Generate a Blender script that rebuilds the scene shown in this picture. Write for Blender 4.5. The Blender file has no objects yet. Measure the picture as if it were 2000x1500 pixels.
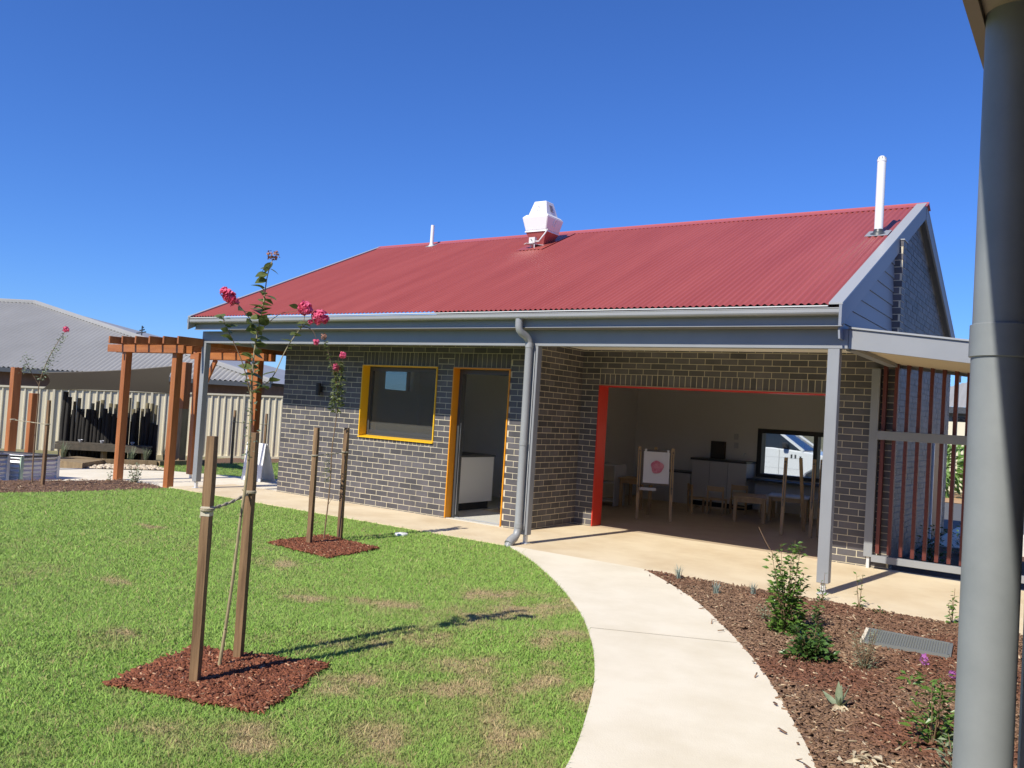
import bpy, math, random
import numpy as np
from mathutils import Vector, Matrix
random.seed(7); rng = np.random.default_rng(7)
sc = bpy.context.scene
COL = sc.collection
# ---------------------------------------------------------------- camera
CAM = Vector((11.9426, -10.1082, 1.6786))
cd = bpy.data.cameras.new('camera'); cam = bpy.data.objects.new('camera', cd); COL.objects.link(cam)
cd.sensor_width = 36.0; cd.lens = 36.0 * 1657.5 / 2000.0; cd.clip_start = 0.05; cd.clip_end = 3000
_r = Vector((0.82118854, 0.56724812, 0.06228128)); _u = Vector((-0.03306761, -0.06165542, 0.99754957)); _w = Vector((-0.5696981, 0.82123576, 0.03187319))
M = Matrix(((_r.x, _u.x, -_w.x, CAM.x), (_r.y, _u.y, -_w.y, CAM.y), (_r.z, _u.z, -_w.z, CAM.z), (0, 0, 0, 1)))
cam.matrix_world = M
sc.camera = cam
# ---------------------------------------------------------------- sky and sun
SUN_EL, SUN_AZ = math.radians(44.0), math.radians(6.5)      # light travels towards +y, a little +x
wd = bpy.data.worlds.new('World'); sc.world = wd; wd.use_nodes = True
nt = wd.node_tree; bg = nt.nodes['Background']
sky = nt.nodes.new('ShaderNodeTexSky'); sky.sky_type = 'NISHITA'; sky.sun_disc = False
sky.sun_elevation = SUN_EL; sky.sun_rotation = math.pi + SUN_AZ
sky.altitude = 200; sky.air_density = 1.05; sky.dust_density = 0.0; sky.ozone_density = 10.0
wb = nt.nodes.new('ShaderNodeMix'); wb.data_type = 'RGBA'; wb.blend_type = 'MULTIPLY'; wb.inputs[0].default_value = 1.0; wb.inputs[7].default_value = (0.84, 1.13, 1.66, 1)   # the camera's vivid blue
nt.links.new(sky.outputs[0], wb.inputs[6]); nt.links.new(wb.outputs[2], bg.inputs[0]); bg.inputs[1].default_value = 0.082
sd = bpy.data.lights.new('sun', 'SUN'); sd.energy = 5.0; sd.angle = math.radians(0.53); sd.color = (1.0, 0.945, 0.83)
so = bpy.data.objects.new('sun', sd); COL.objects.link(so); so.location = (0, -30, 40)
dvec = Vector((math.sin(SUN_AZ) * math.cos(SUN_EL), math.cos(SUN_AZ) * math.cos(SUN_EL), -math.sin(SUN_EL)))
so.rotation_euler = dvec.to_track_quat('-Z', 'Y').to_euler()
vs = sc.view_settings; vs.view_transform = 'Standard'; vs.look = 'None'; vs.gamma = 1; vs.use_curve_mapping = False; vs.exposure = 0.17
# ---------------------------------------------------------------- helpers
class MB:
    def __init__(s): s.v = []; s.f = []; s.t = []
    def add(s, vs_, fs, tint=0.5):
        b = len(s.v); s.v += [tuple(p) for p in vs_]; s.f += [tuple(i + b for i in f) for f in fs]; s.t += [tint] * len(vs_); return s
    def box(s, x0, y0, z0, x1, y1, z1, tint=0.5):
        return s.add([(x0, y0, z0), (x1, y0, z0), (x1, y1, z0), (x0, y1, z0), (x0, y0, z1), (x1, y0, z1), (x1, y1, z1), (x0, y1, z1)],
                     [(0, 3, 2, 1), (4, 5, 6, 7), (0, 1, 5, 4), (1, 2, 6, 5), (2, 3, 7, 6), (3, 0, 4, 7)], tint)
    def bar(s, p0, p1, w, h, up=(0, 0, 1)):
        p0 = Vector(p0); p1 = Vector(p1); d = (p1 - p0).normalized(); a = d.cross(Vector(up))
        if a.length < 1e-4: a = d.cross(Vector((0, 1, 0)))
        a.normalize(); b = a.cross(d).normalized(); a *= w / 2; b *= h / 2
        return s.add([p0 - a - b, p0 + a - b, p0 + a + b, p0 - a + b, p1 - a - b, p1 + a - b, p1 + a + b, p1 - a + b],
                     [(0, 1, 2, 3), (7, 6, 5, 4), (0, 4, 5, 1), (1, 5, 6, 2), (2, 6, 7, 3), (3, 7, 4, 0)])
    def prism(s, pts, off):
        n = len(pts); o = Vector(off); P = [Vector(p) for p in pts]
        return s.add(P + [p + o for p in P], [tuple(range(n))[::-1], tuple(range(n, 2 * n))] + [(i, (i + 1) % n, n + (i + 1) % n, n + i) for i in range(n)])
    def tube(s, pts, r, n=8, caps=True):
        P = [Vector(p) for p in pts]; R = r if isinstance(r, (list, tuple)) else [r] * len(P)
        vv = []; ff = []; prev = None
        for i, p in enumerate(P):
            d = (P[min(i + 1, len(P) - 1)] - P[max(i - 1, 0)]).normalized()
            a = prev if prev is not None else (Vector((0, 0, 1)) if abs(d.z) < .9 else Vector((1, 0, 0)))
            a = (a - d * a.dot(d)).normalized(); prev = a; b = d.cross(a)
            for k in range(n):
                t = 2 * math.pi * k / n; vv.append(p + (a * math.cos(t) + b * math.sin(t)) * R[i])
        for i in range(len(P) - 1):
            for k in range(n):
                ff.append((i * n + k, i * n + (k + 1) % n, (i + 1) * n + (k + 1) % n, (i + 1) * n + k))
        if caps: ff += [tuple(range(n))[::-1], tuple(range((len(P) - 1) * n, len(P) * n))]
        return s.add(vv, ff)
    def lathe(s, c, prof, n=24):
        c = Vector(c); vv = []; ff = []
        for r, z in prof:
            for k in range(n):
                t = 2 * math.pi * k / n; vv.append(c + Vector((r * math.cos(t), r * math.sin(t), z)))
        m = len(prof)
        for i in range(m - 1):
            for k in range(n): ff.append((i * n + k, i * n + (k + 1) % n, (i + 1) * n + (k + 1) % n, (i + 1) * n + k))
        ff += [tuple(range(n))[::-1], tuple(range((m - 1) * n, m * n))]
        return s.add(vv, ff)
    def build(s, name, mat, parent=None, smooth=False, bevel=0, tint=False):
        me = bpy.data.meshes.new(name); L = wloc(parent) if parent else Vector((0, 0, 0))
        me.from_pydata([(p[0] - L.x, p[1] - L.y, p[2] - L.z) for p in s.v], [], s.f); me.update()
        if tint:
            a = me.attributes.new('tint', 'FLOAT', 'POINT'); a.data.foreach_set('value', s.t)
        return finish(name, me, mat, parent, smooth, bevel)
WL = {}
def wloc(o): return WL.get(o.name, Vector((0, 0, 0)))
def finish(name, me, mat, parent=None, smooth=False, bevel=0):
    if mat is not None: me.materials.append(mat)
    if smooth:
        me.polygons.foreach_set('use_smooth', [True] * len(me.polygons))
        try: me.set_sharp_from_angle(angle=math.radians(40))
        except Exception: pass
    o = bpy.data.objects.new(name, me); COL.objects.link(o)
    if parent: o.parent = parent; WL[o.name] = wloc(parent)
    if bevel:
        m = o.modifiers.new('bevel', 'BEVEL'); m.width = bevel; m.segments = 1; m.limit_method = 'ANGLE'
    return o
def tag(o, label, cat, group=None, kind=None):
    if label: o['label'] = label
    if cat: o['category'] = cat
    if group: o['group'] = group
    if kind: o['kind'] = kind
    return o
def thing(name, label, cat, loc, group=None):
    o = bpy.data.objects.new(name, None); COL.objects.link(o); o.location = loc; o.empty_display_size = .1
    WL[o.name] = Vector(loc); return tag(o, label, cat, group)
def mesh_np(name, V, F, mat, parent=None, attr=None, smooth=False):
    """V (n,3) float, F (m,k) int with constant k"""
    me = bpy.data.meshes.new(name); n = len(V); m, k = F.shape
    me.vertices.add(n); me.vertices.foreach_set('co', np.ascontiguousarray(V, np.float32).ravel())
    me.loops.add(m * k); me.loops.foreach_set('vertex_index', np.ascontiguousarray(F, np.int32).ravel())
    me.polygons.add(m); me.polygons.foreach_set('loop_start', np.arange(0, m * k, k, dtype=np.int32))
    me.polygons.foreach_set('loop_total', np.full(m, k, np.int32)) if hasattr(me.polygons[0], 'loop_total') else None
    me.update(calc_edges=True); me.validate()
    if attr is not None:
        for nm, (typ, arr) in attr.items():
            a = me.attributes.new(nm, typ, 'POINT')
            a.data.foreach_set('color' if typ == 'FLOAT_COLOR' else 'value', np.ascontiguousarray(arr, np.float32).ravel())
    return finish(name, me, mat, parent, smooth)
def vnoise(x, y, sc_, seed=0):
    x = np.asarray(x) / sc_; y = np.asarray(y) / sc_
    xi = np.floor(x).astype(np.int64); yi = np.floor(y).astype(np.int64); fx = x - xi; fy = y - yi
    fx = fx * fx * (3 - 2 * fx); fy = fy * fy * (3 - 2 * fy)
    def h(a, b):
        v = np.sin(a * 127.1 + b * 311.7 + seed * 74.7) * 43758.5453; return v - np.floor(v)
    return (h(xi, yi) * (1 - fx) + h(xi + 1, yi) * fx) * (1 - fy) + (h(xi, yi + 1) * (1 - fx) + h(xi + 1, yi + 1) * fx) * fy
# ---------------------------------------------------------------- materials
def mat(name, c, rough=.6, c2=None, nscale=6.0, detail=6, metal=0.0, spec=0.5, bump=0.0, bscale=60.0, tint=None, stretch=None, obj=False, trans=0.0, pos=(0.35, 0.65), colattr=None, coat=0):
    m = bpy.data.materials.new(name); m.use_nodes = True; n = m.node_tree.nodes; l = m.node_tree.links
    p = n['Principled BSDF']; p.inputs['Roughness'].default_value = rough; p.inputs['Metallic'].default_value = metal
    p.inputs['Specular IOR Level'].default_value = spec
    if coat: p.inputs['Coat Weight'].default_value = coat; p.inputs['Coat Roughness'].default_value = .08
    if obj: src = n.new('ShaderNodeTexCoord').outputs['Object']
    else: src = n.new('ShaderNodeNewGeometry').outputs['Position']
    if stretch:
        mp = n.new('ShaderNodeMapping'); mp.inputs['Scale'].default_value = stretch; l.new(src, mp.inputs['Vector']); src = mp.outputs['Vector']
    out = None
    if colattr:
        a = n.new('ShaderNodeAttribute'); a.attribute_name = colattr; out = a.outputs['Color']
    if c2 is not None:
        t = n.new('ShaderNodeTexNoise'); t.inputs['Scale'].default_value = nscale; t.inputs['Detail'].default_value = detail; t.inputs['Roughness'].default_value = .62
        l.new(src, t.inputs['Vector'])
        r = n.new('ShaderNodeValToRGB'); r.color_ramp.elements[0].position = pos[0]; r.color_ramp.elements[1].position = pos[1]
        r.color_ramp.elements[0].color = (*c, 1); r.color_ramp.elements[1].color = (*c2, 1)
        l.new(t.outputs['Fac'], r.inputs['Fac'])
        if out is None: out = r.outputs['Color']
        else:
            mx = n.new('ShaderNodeMix'); mx.data_type = 'RGBA'; mx.blend_type = 'MULTIPLY'; mx.inputs[0].default_value = 1
            l.new(out, mx.inputs[6]); l.new(r.outputs['Color'], mx.inputs[7]); out = mx.outputs[2]
    if tint:
        a = n.new('ShaderNodeAttribute'); a.attribute_name = 'tint'
        mr = n.new('ShaderNodeMapRange'); mr.inputs['To Min'].default_value = tint[0]; mr.inputs['To Max'].default_value = tint[1]
        l.new(a.outputs['Fac'], mr.inputs['Value'])
        mx = n.new('ShaderNodeMix'); mx.data_type = 'RGBA'; mx.blend_type = 'MULTIPLY'; mx.inputs[0].default_value = 1
        if out is not None: l.new(out, mx.inputs[6])
        else: mx.inputs[6].default_value = (*c, 1)
        cc = n.new('ShaderNodeCombineColor')
        for i in range(3): l.new(mr.outputs[0], cc.inputs[i])
        l.new(cc.outputs[0], mx.inputs[7]); out = mx.outputs[2]
    if out is not None: l.new(out, p.inputs['Base Color'])
    else: p.inputs['Base Color'].default_value = (*c, 1)
    if bump:
        t = n.new('ShaderNodeTexNoise'); t.inputs['Scale'].default_value = bscale; t.inputs['Detail'].default_value = 5
        l.new(src, t.inputs['Vector']); b = n.new('ShaderNodeBump'); b.inputs['Strength'].default_value = bump; b.inputs['Distance'].default_value = .01
        l.new(t.outputs['Fac'], b.inputs['Height']); l.new(b.outputs['Normal'], p.inputs['Normal'])
    if trans:
        tr = n.new('ShaderNodeBsdfTranslucent'); mxs = n.new('ShaderNodeMixShader'); mxs.inputs[0].default_value = trans
        if out is not None: l.new(out, tr.inputs['Color'])
        else: tr.inputs['Color'].default_value = (*c, 1)
        l.new(p.outputs[0], mxs.inputs[1]); l.new(tr.outputs[0], mxs.inputs[2]); l.new(mxs.outputs[0], n['Material Output'].inputs['Surface'])
    return m
def glass(name, tintc=(.5, .55, .57), rough=0.0, haze=.03):
    m = bpy.data.materials.new(name); m.use_nodes = True; n = m.node_tree.nodes; l = m.node_tree.links
    n.remove(n['Principled BSDF']); t = n.new('ShaderNodeBsdfTransparent'); t.inputs[0].default_value = (*tintc, 1)
    g = n.new('ShaderNodeBsdfGlossy'); g.inputs['Roughness'].default_value = rough; lw_ = n.new('ShaderNodeLayerWeight'); lw_.inputs['Blend'].default_value = .5   # Schlick, same from both sides
    pw_ = n.new('ShaderNodeMath'); pw_.operation = 'POWER'; pw_.inputs[1].default_value = 5; l.new(lw_.outputs['Facing'], pw_.inputs[0])
    f = n.new('ShaderNodeMath'); f.operation = 'MULTIPLY_ADD'; f.inputs[1].default_value = .96; f.inputs[2].default_value = .04; l.new(pw_.outputs[0], f.inputs[0])
    x = n.new('ShaderNodeMixShader'); l.new(f.outputs[0], x.inputs[0]); l.new(t.outputs[0], x.inputs[1]); l.new(g.outputs[0], x.inputs[2])
    du_ = n.new('ShaderNodeBsdfDiffuse'); du_.inputs[0].default_value = (.6, .58, .54, 1); x2 = n.new('ShaderNodeMixShader'); x2.inputs[0].default_value = haze   # pale haze mixed in to lift panes that look too black
    l.new(x.outputs[0], x2.inputs[1]); l.new(du_.outputs[0], x2.inputs[2]); l.new(x2.outputs[0], n['Material Output'].inputs['Surface']); return m
K = {}
K['brick'] = mat('dark brick', (.080, .076, .080), .55, (.115, .105, .112), 3.0, bump=.25, bscale=90, tint=(.74, 1.26))
K['mortar'] = mat('cream mortar', (.58, .51, .365), .9, (.68, .61, .45), 8, bump=.3, bscale=120)
K['roof'] = mat('red roof steel', (.31, .064, .050), .36, (.375, .086, .068), .9, detail=8, spec=.55, stretch=(3.2, .35, .35), pos=(.3, .7))
K['ridge'] = mat('red ridge steel', (.40, .095, .09), .35)
K['grey'] = mat('blue grey paint', (.262, .272, .285), .45, (.285, .295, .308), 2.0)
K['gutter'] = mat('grey gutter steel', (.30, .305, .305), .38, (.33, .335, .335), 1.5)
K['barge'] = mat('grey barge steel', (.34, .35, .355), .42)
K['trim'] = mat('pale trim', (.62, .62, .60), .4)
K['board'] = mat('blue grey weatherboard', (.23, .25, .29), .55)
K['yellow'] = mat('yellow frame paint', (.86, .50, .015), .35)
K['orange'] = mat('orange frame paint', (.78, .31, .01), .35)
K['red'] = mat('red frame paint', (.62, .045, .025), .35)
K['dark'] = mat('dark window frame', (.055, .06, .065), .4)
K['black'] = mat('black metal', (.02, .02, .022), .5)
K['plaster'] = mat('interior plaster', (.88, .85, .78), .8)
K['mortarshade'] = mat('shaded cream mortar', (.22, .21, .20), .9)  # the cream mortar again, darkened to paint shade into the gable joints
K['soffit'] = mat('grey soffit lining', (.16, .165, .17), .8)
K['ceil'] = mat('cream soffit lining', (.62, .52, .36), .8)
K['floor'] = mat('interior floor', (.50, .39, .26), .6, (.56, .45, .31), 3)
K['tile'] = mat('pale floor tile', (.62, .61, .54), .5, (.68, .66, .60), 9)
K['white'] = mat('white paint', (.80, .80, .79), .4)
K['offwhite'] = mat('white laminate', (.66, .65, .62), .45)
K['slab'] = mat('tan concrete', (.60, .465, .29), .85, (.74, .62, .43), 1.2, detail=12, bump=.2, bscale=110, pos=(.28, .62))
K['path'] = mat('pale concrete', (.69, .61, .455), .85, (.80, .725, .575), 1.6, detail=12, bump=.2, bscale=110, pos=(.25, .6))
K['soil'] = mat('brown soil', (.115, .062, .036), .95, (.17, .095, .055), 14, bump=.6, bscale=60)
K['mulch'] = mat('bark mulch', (1, 1, 1), .9, spec=.25, colattr='col')
K['ground'] = mat('dry ground', (.24, .19, .11), .95, (.17, .17, .07), .25, detail=10)
K['lawnbase'] = mat('lawn soil', (.72, .72, .72), .95, (1.1, 1.1, 1.1), 25, colattr='col')
K['grass'] = mat('grass blades', (1, 1, 1), .5, spec=.35, colattr='col', trans=.25)
# grass blades shade as a sward: their normals lean towards the sky
gn = K['grass'].node_tree; ge = gn.nodes.new('ShaderNodeNewGeometry'); va = gn.nodes.new('ShaderNodeVectorMath'); va.operation = 'MULTIPLY_ADD'
va.inputs[1].default_value = (.45, .45, .45); va.inputs[2].default_value = (0, 0, .75); vn = gn.nodes.new('ShaderNodeVectorMath'); vn.operation = 'NORMALIZE'
gn.links.new(ge.outputs['Normal'], va.inputs[0]); gn.links.new(va.outputs[0], vn.inputs[0]); gn.links.new(vn.outputs[0], gn.nodes['Principled BSDF'].inputs['Normal'])
K['timber'] = mat('orange stained timber', (.29, .095, .026), .5, (.42, .155, .048), 9, stretch=(1, 1, .12), bump=.15, bscale=40)
K['timberh'] = mat('orange stained beam', (.29, .095, .026), .5, (.42, .155, .048), 9, stretch=(.15, 1, 1), bump=.15, bscale=40)
K['stake'] = mat('weathered hardwood', (.095, .05, .026), .8, (.33, .205, .105), 22, stretch=(1, 1, .06), bump=.5, bscale=60, pos=(.3, .7))
K['oldwood'] = mat('old sleeper', (.22, .16, .09), .85, (.34, .25, .14), 12, stretch=(1, 1, .2), bump=.4, bscale=50)
K['logolive'] = mat('olive log', (.16, .14, .08), .9, (.25, .21, .12), 12, stretch=(1, 1, .15))
K['log'] = mat('shade painted log', (.012, .011, .010), .9, (.03, .026, .022), 12, stretch=(1, 1, .15), bump=.6, bscale=40)  # near-black colour stands in for the shadow over the front row
K['pine'] = mat('pale pine', (.46, .31, .15), .55, (.56, .39, .20), 18, stretch=(1, 1, .08))
K['fence'] = mat('cream steel fence', (.66, .60, .44), .45, (.70, .64, .48), 1.0)
K['nbroof'] = mat('grey roof steel', (.32, .31, .285), .42, (.37, .36, .335), .4)
K['nbwall'] = mat('brown brick wall', (.17, .10, .07), .85, (.22, .13, .09), 5)
K['sail'] = mat('grey shade cloth', (.15, .135, .115), .9, (.17, .15, .13), 40, trans=.2)
K['zinc'] = mat('galvanised steel', (.66, .68, .70), .38, (.74, .76, .78), 3, metal=.35)
K['grate'] = mat('galvanised grate', (.25, .265, .255), .55, metal=.4)
K['bark'] = mat('pale bark', (.30, .25, .14), .8, (.42, .35, .20), 40, stretch=(1, 1, .3))
K['twig'] = mat('brown twig', (.22, .14, .08), .8)
K['leaf'] = mat('tree leaf', (.10, .13, .035), .45, (.17, .20, .06), 30, trans=.3)
K['leaf2'] = mat('shrub leaf', (.075, .165, .028), .35, (.18, .30, .06), 25, trans=.3)
K['leafdark'] = mat('glossy dark leaf', (.045, .105, .025), .3, (.11, .20, .045), 25, trans=.2)
K['leafgrey'] = mat('grey green leaf', (.20, .25, .15), .6, (.30, .35, .22), 25, trans=.2)
K['bluegrass'] = mat('blue green tuft', (.26, .33, .29), .6, (.36, .42, .36), 25, trans=.2)
K['dryleaf'] = mat('dry pale leaf', (.58, .48, .32), .8, (.72, .63, .46), 25, trans=.2)
K['pink'] = mat('pink petals', (.80, .09, .21), .6, (.88, .20, .33), 60, trans=.3)
K['brownflower'] = mat('spent flower', (.26, .12, .09), .8, (.40, .20, .13), 60)
K['purple'] = mat('purple petals', (.38, .10, .36), .6, (.50, .18, .48), 60, trans=.2)
K['rope'] = mat('rope', (.42, .36, .25), .9, (.52, .46, .33), 80, bump=.6, bscale=200)
K['tape'] = mat('cream strap', (.60, .55, .43), .7)
K['pebble'] = mat('pebbles', (.58, .48, .34), .8, (.72, .62, .48), 12)
K['carwhite'] = mat('white car paint', (.80, .80, .80), .25, coat=.6)
K['carglass'] = mat('car glass', (.02, .028, .036), .12, spec=.35)
K['tyre'] = mat('tyre rubber', (.025, .025, .025), .8)
K['pipegrey'] = mat('grey pipe paint', (.225, .245, .252), .5, (.26, .28, .287), 9, detail=8)
K['card'] = mat('dark brown board', (.06, .05, .04), .7)
K['asphalt'] = mat('asphalt', (.10, .10, .10), .9, (.14, .14, .135), 30)
K['glass'] = glass('window glass', (.55, .60, .60), haze=.09)
K['clear'] = glass('clear glass', (.85, .88, .88))
# ================================================================ GROUND
def sheet(name, pts, z, m, kind='structure', thick=0.0):
    mb = MB()
    if thick: mb.prism([(x, y, z) for x, y in pts], (0, 0, -thick))
    else: mb.add([(x, y, z) for x, y in pts], [tuple(range(len(pts)))])
    o = mb.build(name, m); o['kind'] = kind
    # consistent upward normals
    return o
def ccw(p):
    a = sum(p[i][0] * p[(i + 1) % len(p)][1] - p[(i + 1) % len(p)][0] * p[i][1] for i in range(len(p)))
    return p if a > 0 else p[::-1]
def cr(P, n=8):
    out = []
    for i in range(len(P) - 1):
        p0, p1, p2, p3 = [Vector(P[max(0, min(len(P) - 1, i + k))]) for k in (-1, 0, 1, 2)]
        for j in range(n):
            t = j / n; out.append(tuple(.5 * ((2 * p1) + (-p0 + p2) * t + (2 * p0 - 5 * p1 + 4 * p2 - p3) * t * t + (-p0 + 3 * p1 - 3 * p2 + p3) * t ** 3)))
    out.append(tuple(P[-1])); return out
sheet('ground', [(-900, -900), (900, -900), (900, 900), (-900, 900)], -0.12, K['ground'])
path_left = cr([(5.93, -1.30), (6.71, -1.94), (7.59, -2.82), (8.29, -3.62), (8.86, -4.41), (9.31, -5.17), (9.64, -5.86), (9.91, -6.53), (10.15, -7.4), (10.3, -8.6), (10.4, -12.0)])
path_right = cr([(7.77, -1.30), (8.26, -1.76), (8.89, -2.45), (9.58, -3.40), (10.09, -4.20), (10.48, -4.92), (10.84, -5.66), (11.15, -6.5), (11.4, -7.4), (11.55, -8.6), (11.6, -12.0)])
slab = [(-1.25, -1.30), (12.4, -1.30), (12.4, 1.40), (5.31, 1.40), (5.31, 0.05), (-1.25, 0.05)]
sheet('veranda_slab', ccw(slab), 0.0, K['slab'], thick=.14)
pl = [(5.95, -1.305)] + [p for p in path_left if p[1] < -1.32]; prr = [(7.77, -1.305)] + [p for p in path_right if p[1] < -1.32]
sheet('garden_path', ccw(pl + prr[::-1]), 0.004, K['path'], thick=.14)
jt = MB()   # sawn joints across the path
for a, b in ((.36, .33), (.70, .68)):
    p = Vector(pl[int(len(pl) * a)]); q = Vector(prr[int(len(prr) * b)])
    d = (q - p).normalized(); nn = Vector((-d.y, d.x)) * .004
    jt.add([(*(p + d * .02 - nn), .0052), (*(q - d * .02 - nn), .0052), (*(q - d * .02 + nn), .0052), (*(p + d * .02 + nn), .0052)], [(0, 1, 2, 3)])
jo = jt.build('path_joint', mat('path joint', (.33, .28, .2), .9)); jo['kind'] = 'structure'
# lawn -----------------------------------------------------------
lawn_poly = ccw([(-1.16, -1.32), (5.93, -1.32)] + [p for p in path_left if p[1] < -1.33] + [(-2.0, -12.0), (-1.6, -4.4), (-1.30, -3.4), (-1.18, -2.6)])
mulch_sq = [[(7.40, -7.38), (7.13, -6.64), (7.985, -6.25), (8.36, -7.08)], [(4.16, -3.60), (4.13, -2.69), (5.18, -2.83), (5.26, -3.70)]]
def inside(px, py, poly):
    c = np.zeros(len(px), bool); n = len(poly)
    for i in range(n):
        x0, y0 = poly[i]; x1, y1 = poly[(i + 1) % n]
        if y0 == y1: continue
        k = ((y0 > py) != (y1 > py)) & (px < (x1 - x0) * (py - y0) / (y1 - y0) + x0); c ^= k
    return c
PATCH = [(7.81, -4.32, .28, .62), (7.45, -3.71, .25, .45), (8.32, -6.4, .22, .42), (8.64, -5.56, .3, .3), (8.83, -6.01, .22, .35), (9.07, -5.42, .28, .35), (9.28, -6.22, .25, .4),
         (9.53, -6.43, .2, .4), (6.48, -5.14, .25, .22), (7.75, -5.74, .3, .22), (2.49, -3.96, .5, .12), (8.12, -3.52, .25, .35), (8.04, -5.32, .25, .25), (6.52, -6.72, .25, .12),
         (8.59, -7.29, .25, .2), (5.23, -4.23, .4, .25), (5.02, -5.91, .3, .12), (7.96, -4.0, .3, .3), (8.3, -7.57, .3, .2), (7.1, -4.74, .4, .3), (9.5, -5.5, .2, .3), (9.7, -6.9, .25, .4), (9.0, -6.9, .35, .3), (8.6, -4.6, .2, .4)]
def deadness(x, y):
    n = .55 * vnoise(x, y, .55, 1) + .3 * vnoise(x, y, .2, 2) + .15 * vnoise(x, y, .07, 3)
    v = (n - .62) * 2.0 + .16 * np.clip((x - 4) / 5, -1, 1)
    for a, b, rx, ry in PATCH:
        d = np.sqrt(((x - a) / rx) ** 2 + ((y - b) / ry) ** 2) + (vnoise(x, y, .16, 5) - .5) * 1.1
        v = np.maximum(v, np.clip(1.3 - d, 0, 1) * np.clip(.26 + 1.2 * (.6 * vnoise(x, y, .11, 21) + .4 * vnoise(x, y, .04, 22)), 0, 1))
    return np.clip(v, 0, 1)
GREEN1 = np.array((.235, .43, .060)); GREEN2 = np.array((.38, .58, .13)); STRAW = np.array((.58, .44, .24)); OLIVE = np.array((.36, .38, .13))
# lawn base with the same patches in its colour
gx = np.arange(-2.2, 10.6, .12); gy = np.arange(-12.1, -1.2, .12); GX, GY = np.meshgrid(gx, gy)
flat = np.stack([GX.ravel(), GY.ravel()], 1); nx = len(gx)
cx_, cy_ = GX[:-1, :-1] + .06, GY[:-1, :-1] + .06
ins = inside(cx_.ravel(), cy_.ravel(), lawn_poly)
for s in mulch_sq: ins &= ~inside(cx_.ravel(), cy_.ravel(), s)
ii, jj = np.divmod(np.nonzero(ins)[0], nx - 1); v0 = ii * nx + jj
F = np.stack([v0, v0 + 1, v0 + 1 + nx, v0 + nx], 1)
dd = deadness(flat[:, 0], flat[:, 1])[:, None]; bc = (np.array((.33, .43, .11)) * (1 - dd) + np.array((.36, .27, .15)) * dd)
# sub-sheet (simple polygon) below the coloured grid closes the edges
sheet('lawn', lawn_poly, -0.022, mat('lawn edge soil', (.12, .12, .04), .95, (.17, .13, .07), 8))
lb = mesh_np('lawn_turf', np.column_stack([flat, np.full(len(flat), -.012)]), F, K['lawnbase'], attr={'col': ('FLOAT_COLOR', np.column_stack([bc, np.ones(len(bc))]))}); lb['kind'] = 'structure'
def blades(px, py, z, h, w, col, three):
    n = len(px); a = rng.uniform(0, 2 * np.pi, n); ca, sa = np.cos(a), np.sin(a)
    b = rng.uniform(0, 2 * np.pi, n); lean = h * rng.uniform(.25, 1.3, n); lx, ly = np.cos(b) * lean, np.sin(b) * lean
    if three:
        V = np.zeros((n, 5, 3))
        V[:, 0] = np.stack([px - ca * w, py - sa * w, z], 1); V[:, 1] = np.stack([px + ca * w, py + sa * w, z], 1)
        V[:, 2] = np.stack([px + lx * .35 + ca * w * .8, py + ly * .35 + sa * w * .8, z + h * .6], 1); V[:, 3] = np.stack([px + lx * .35 - ca * w * .8, py + ly * .35 - sa * w * .8, z + h * .6], 1)
        V[:, 4] = np.stack([px + lx, py + ly, z + h * .95], 1)
        T = np.array([(0, 1, 2), (0, 2, 3), (3, 2, 4)]); k = 5
    else:
        V = np.zeros((n, 3, 3))
        V[:, 0] = np.stack([px - ca * w, py - sa * w, z], 1); V[:, 1] = np.stack([px + ca * w, py + sa * w, z], 1); V[:, 2] = np.stack([px + lx, py + ly, z + h], 1)
        T = np.array([(0, 1, 2)]); k = 3
    Fc = (np.arange(n)[:, None, None] * k + T[None]).reshape(-1, 3)
    return V.reshape(-1, 3), Fc, np.repeat(col, k, 0)
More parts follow.
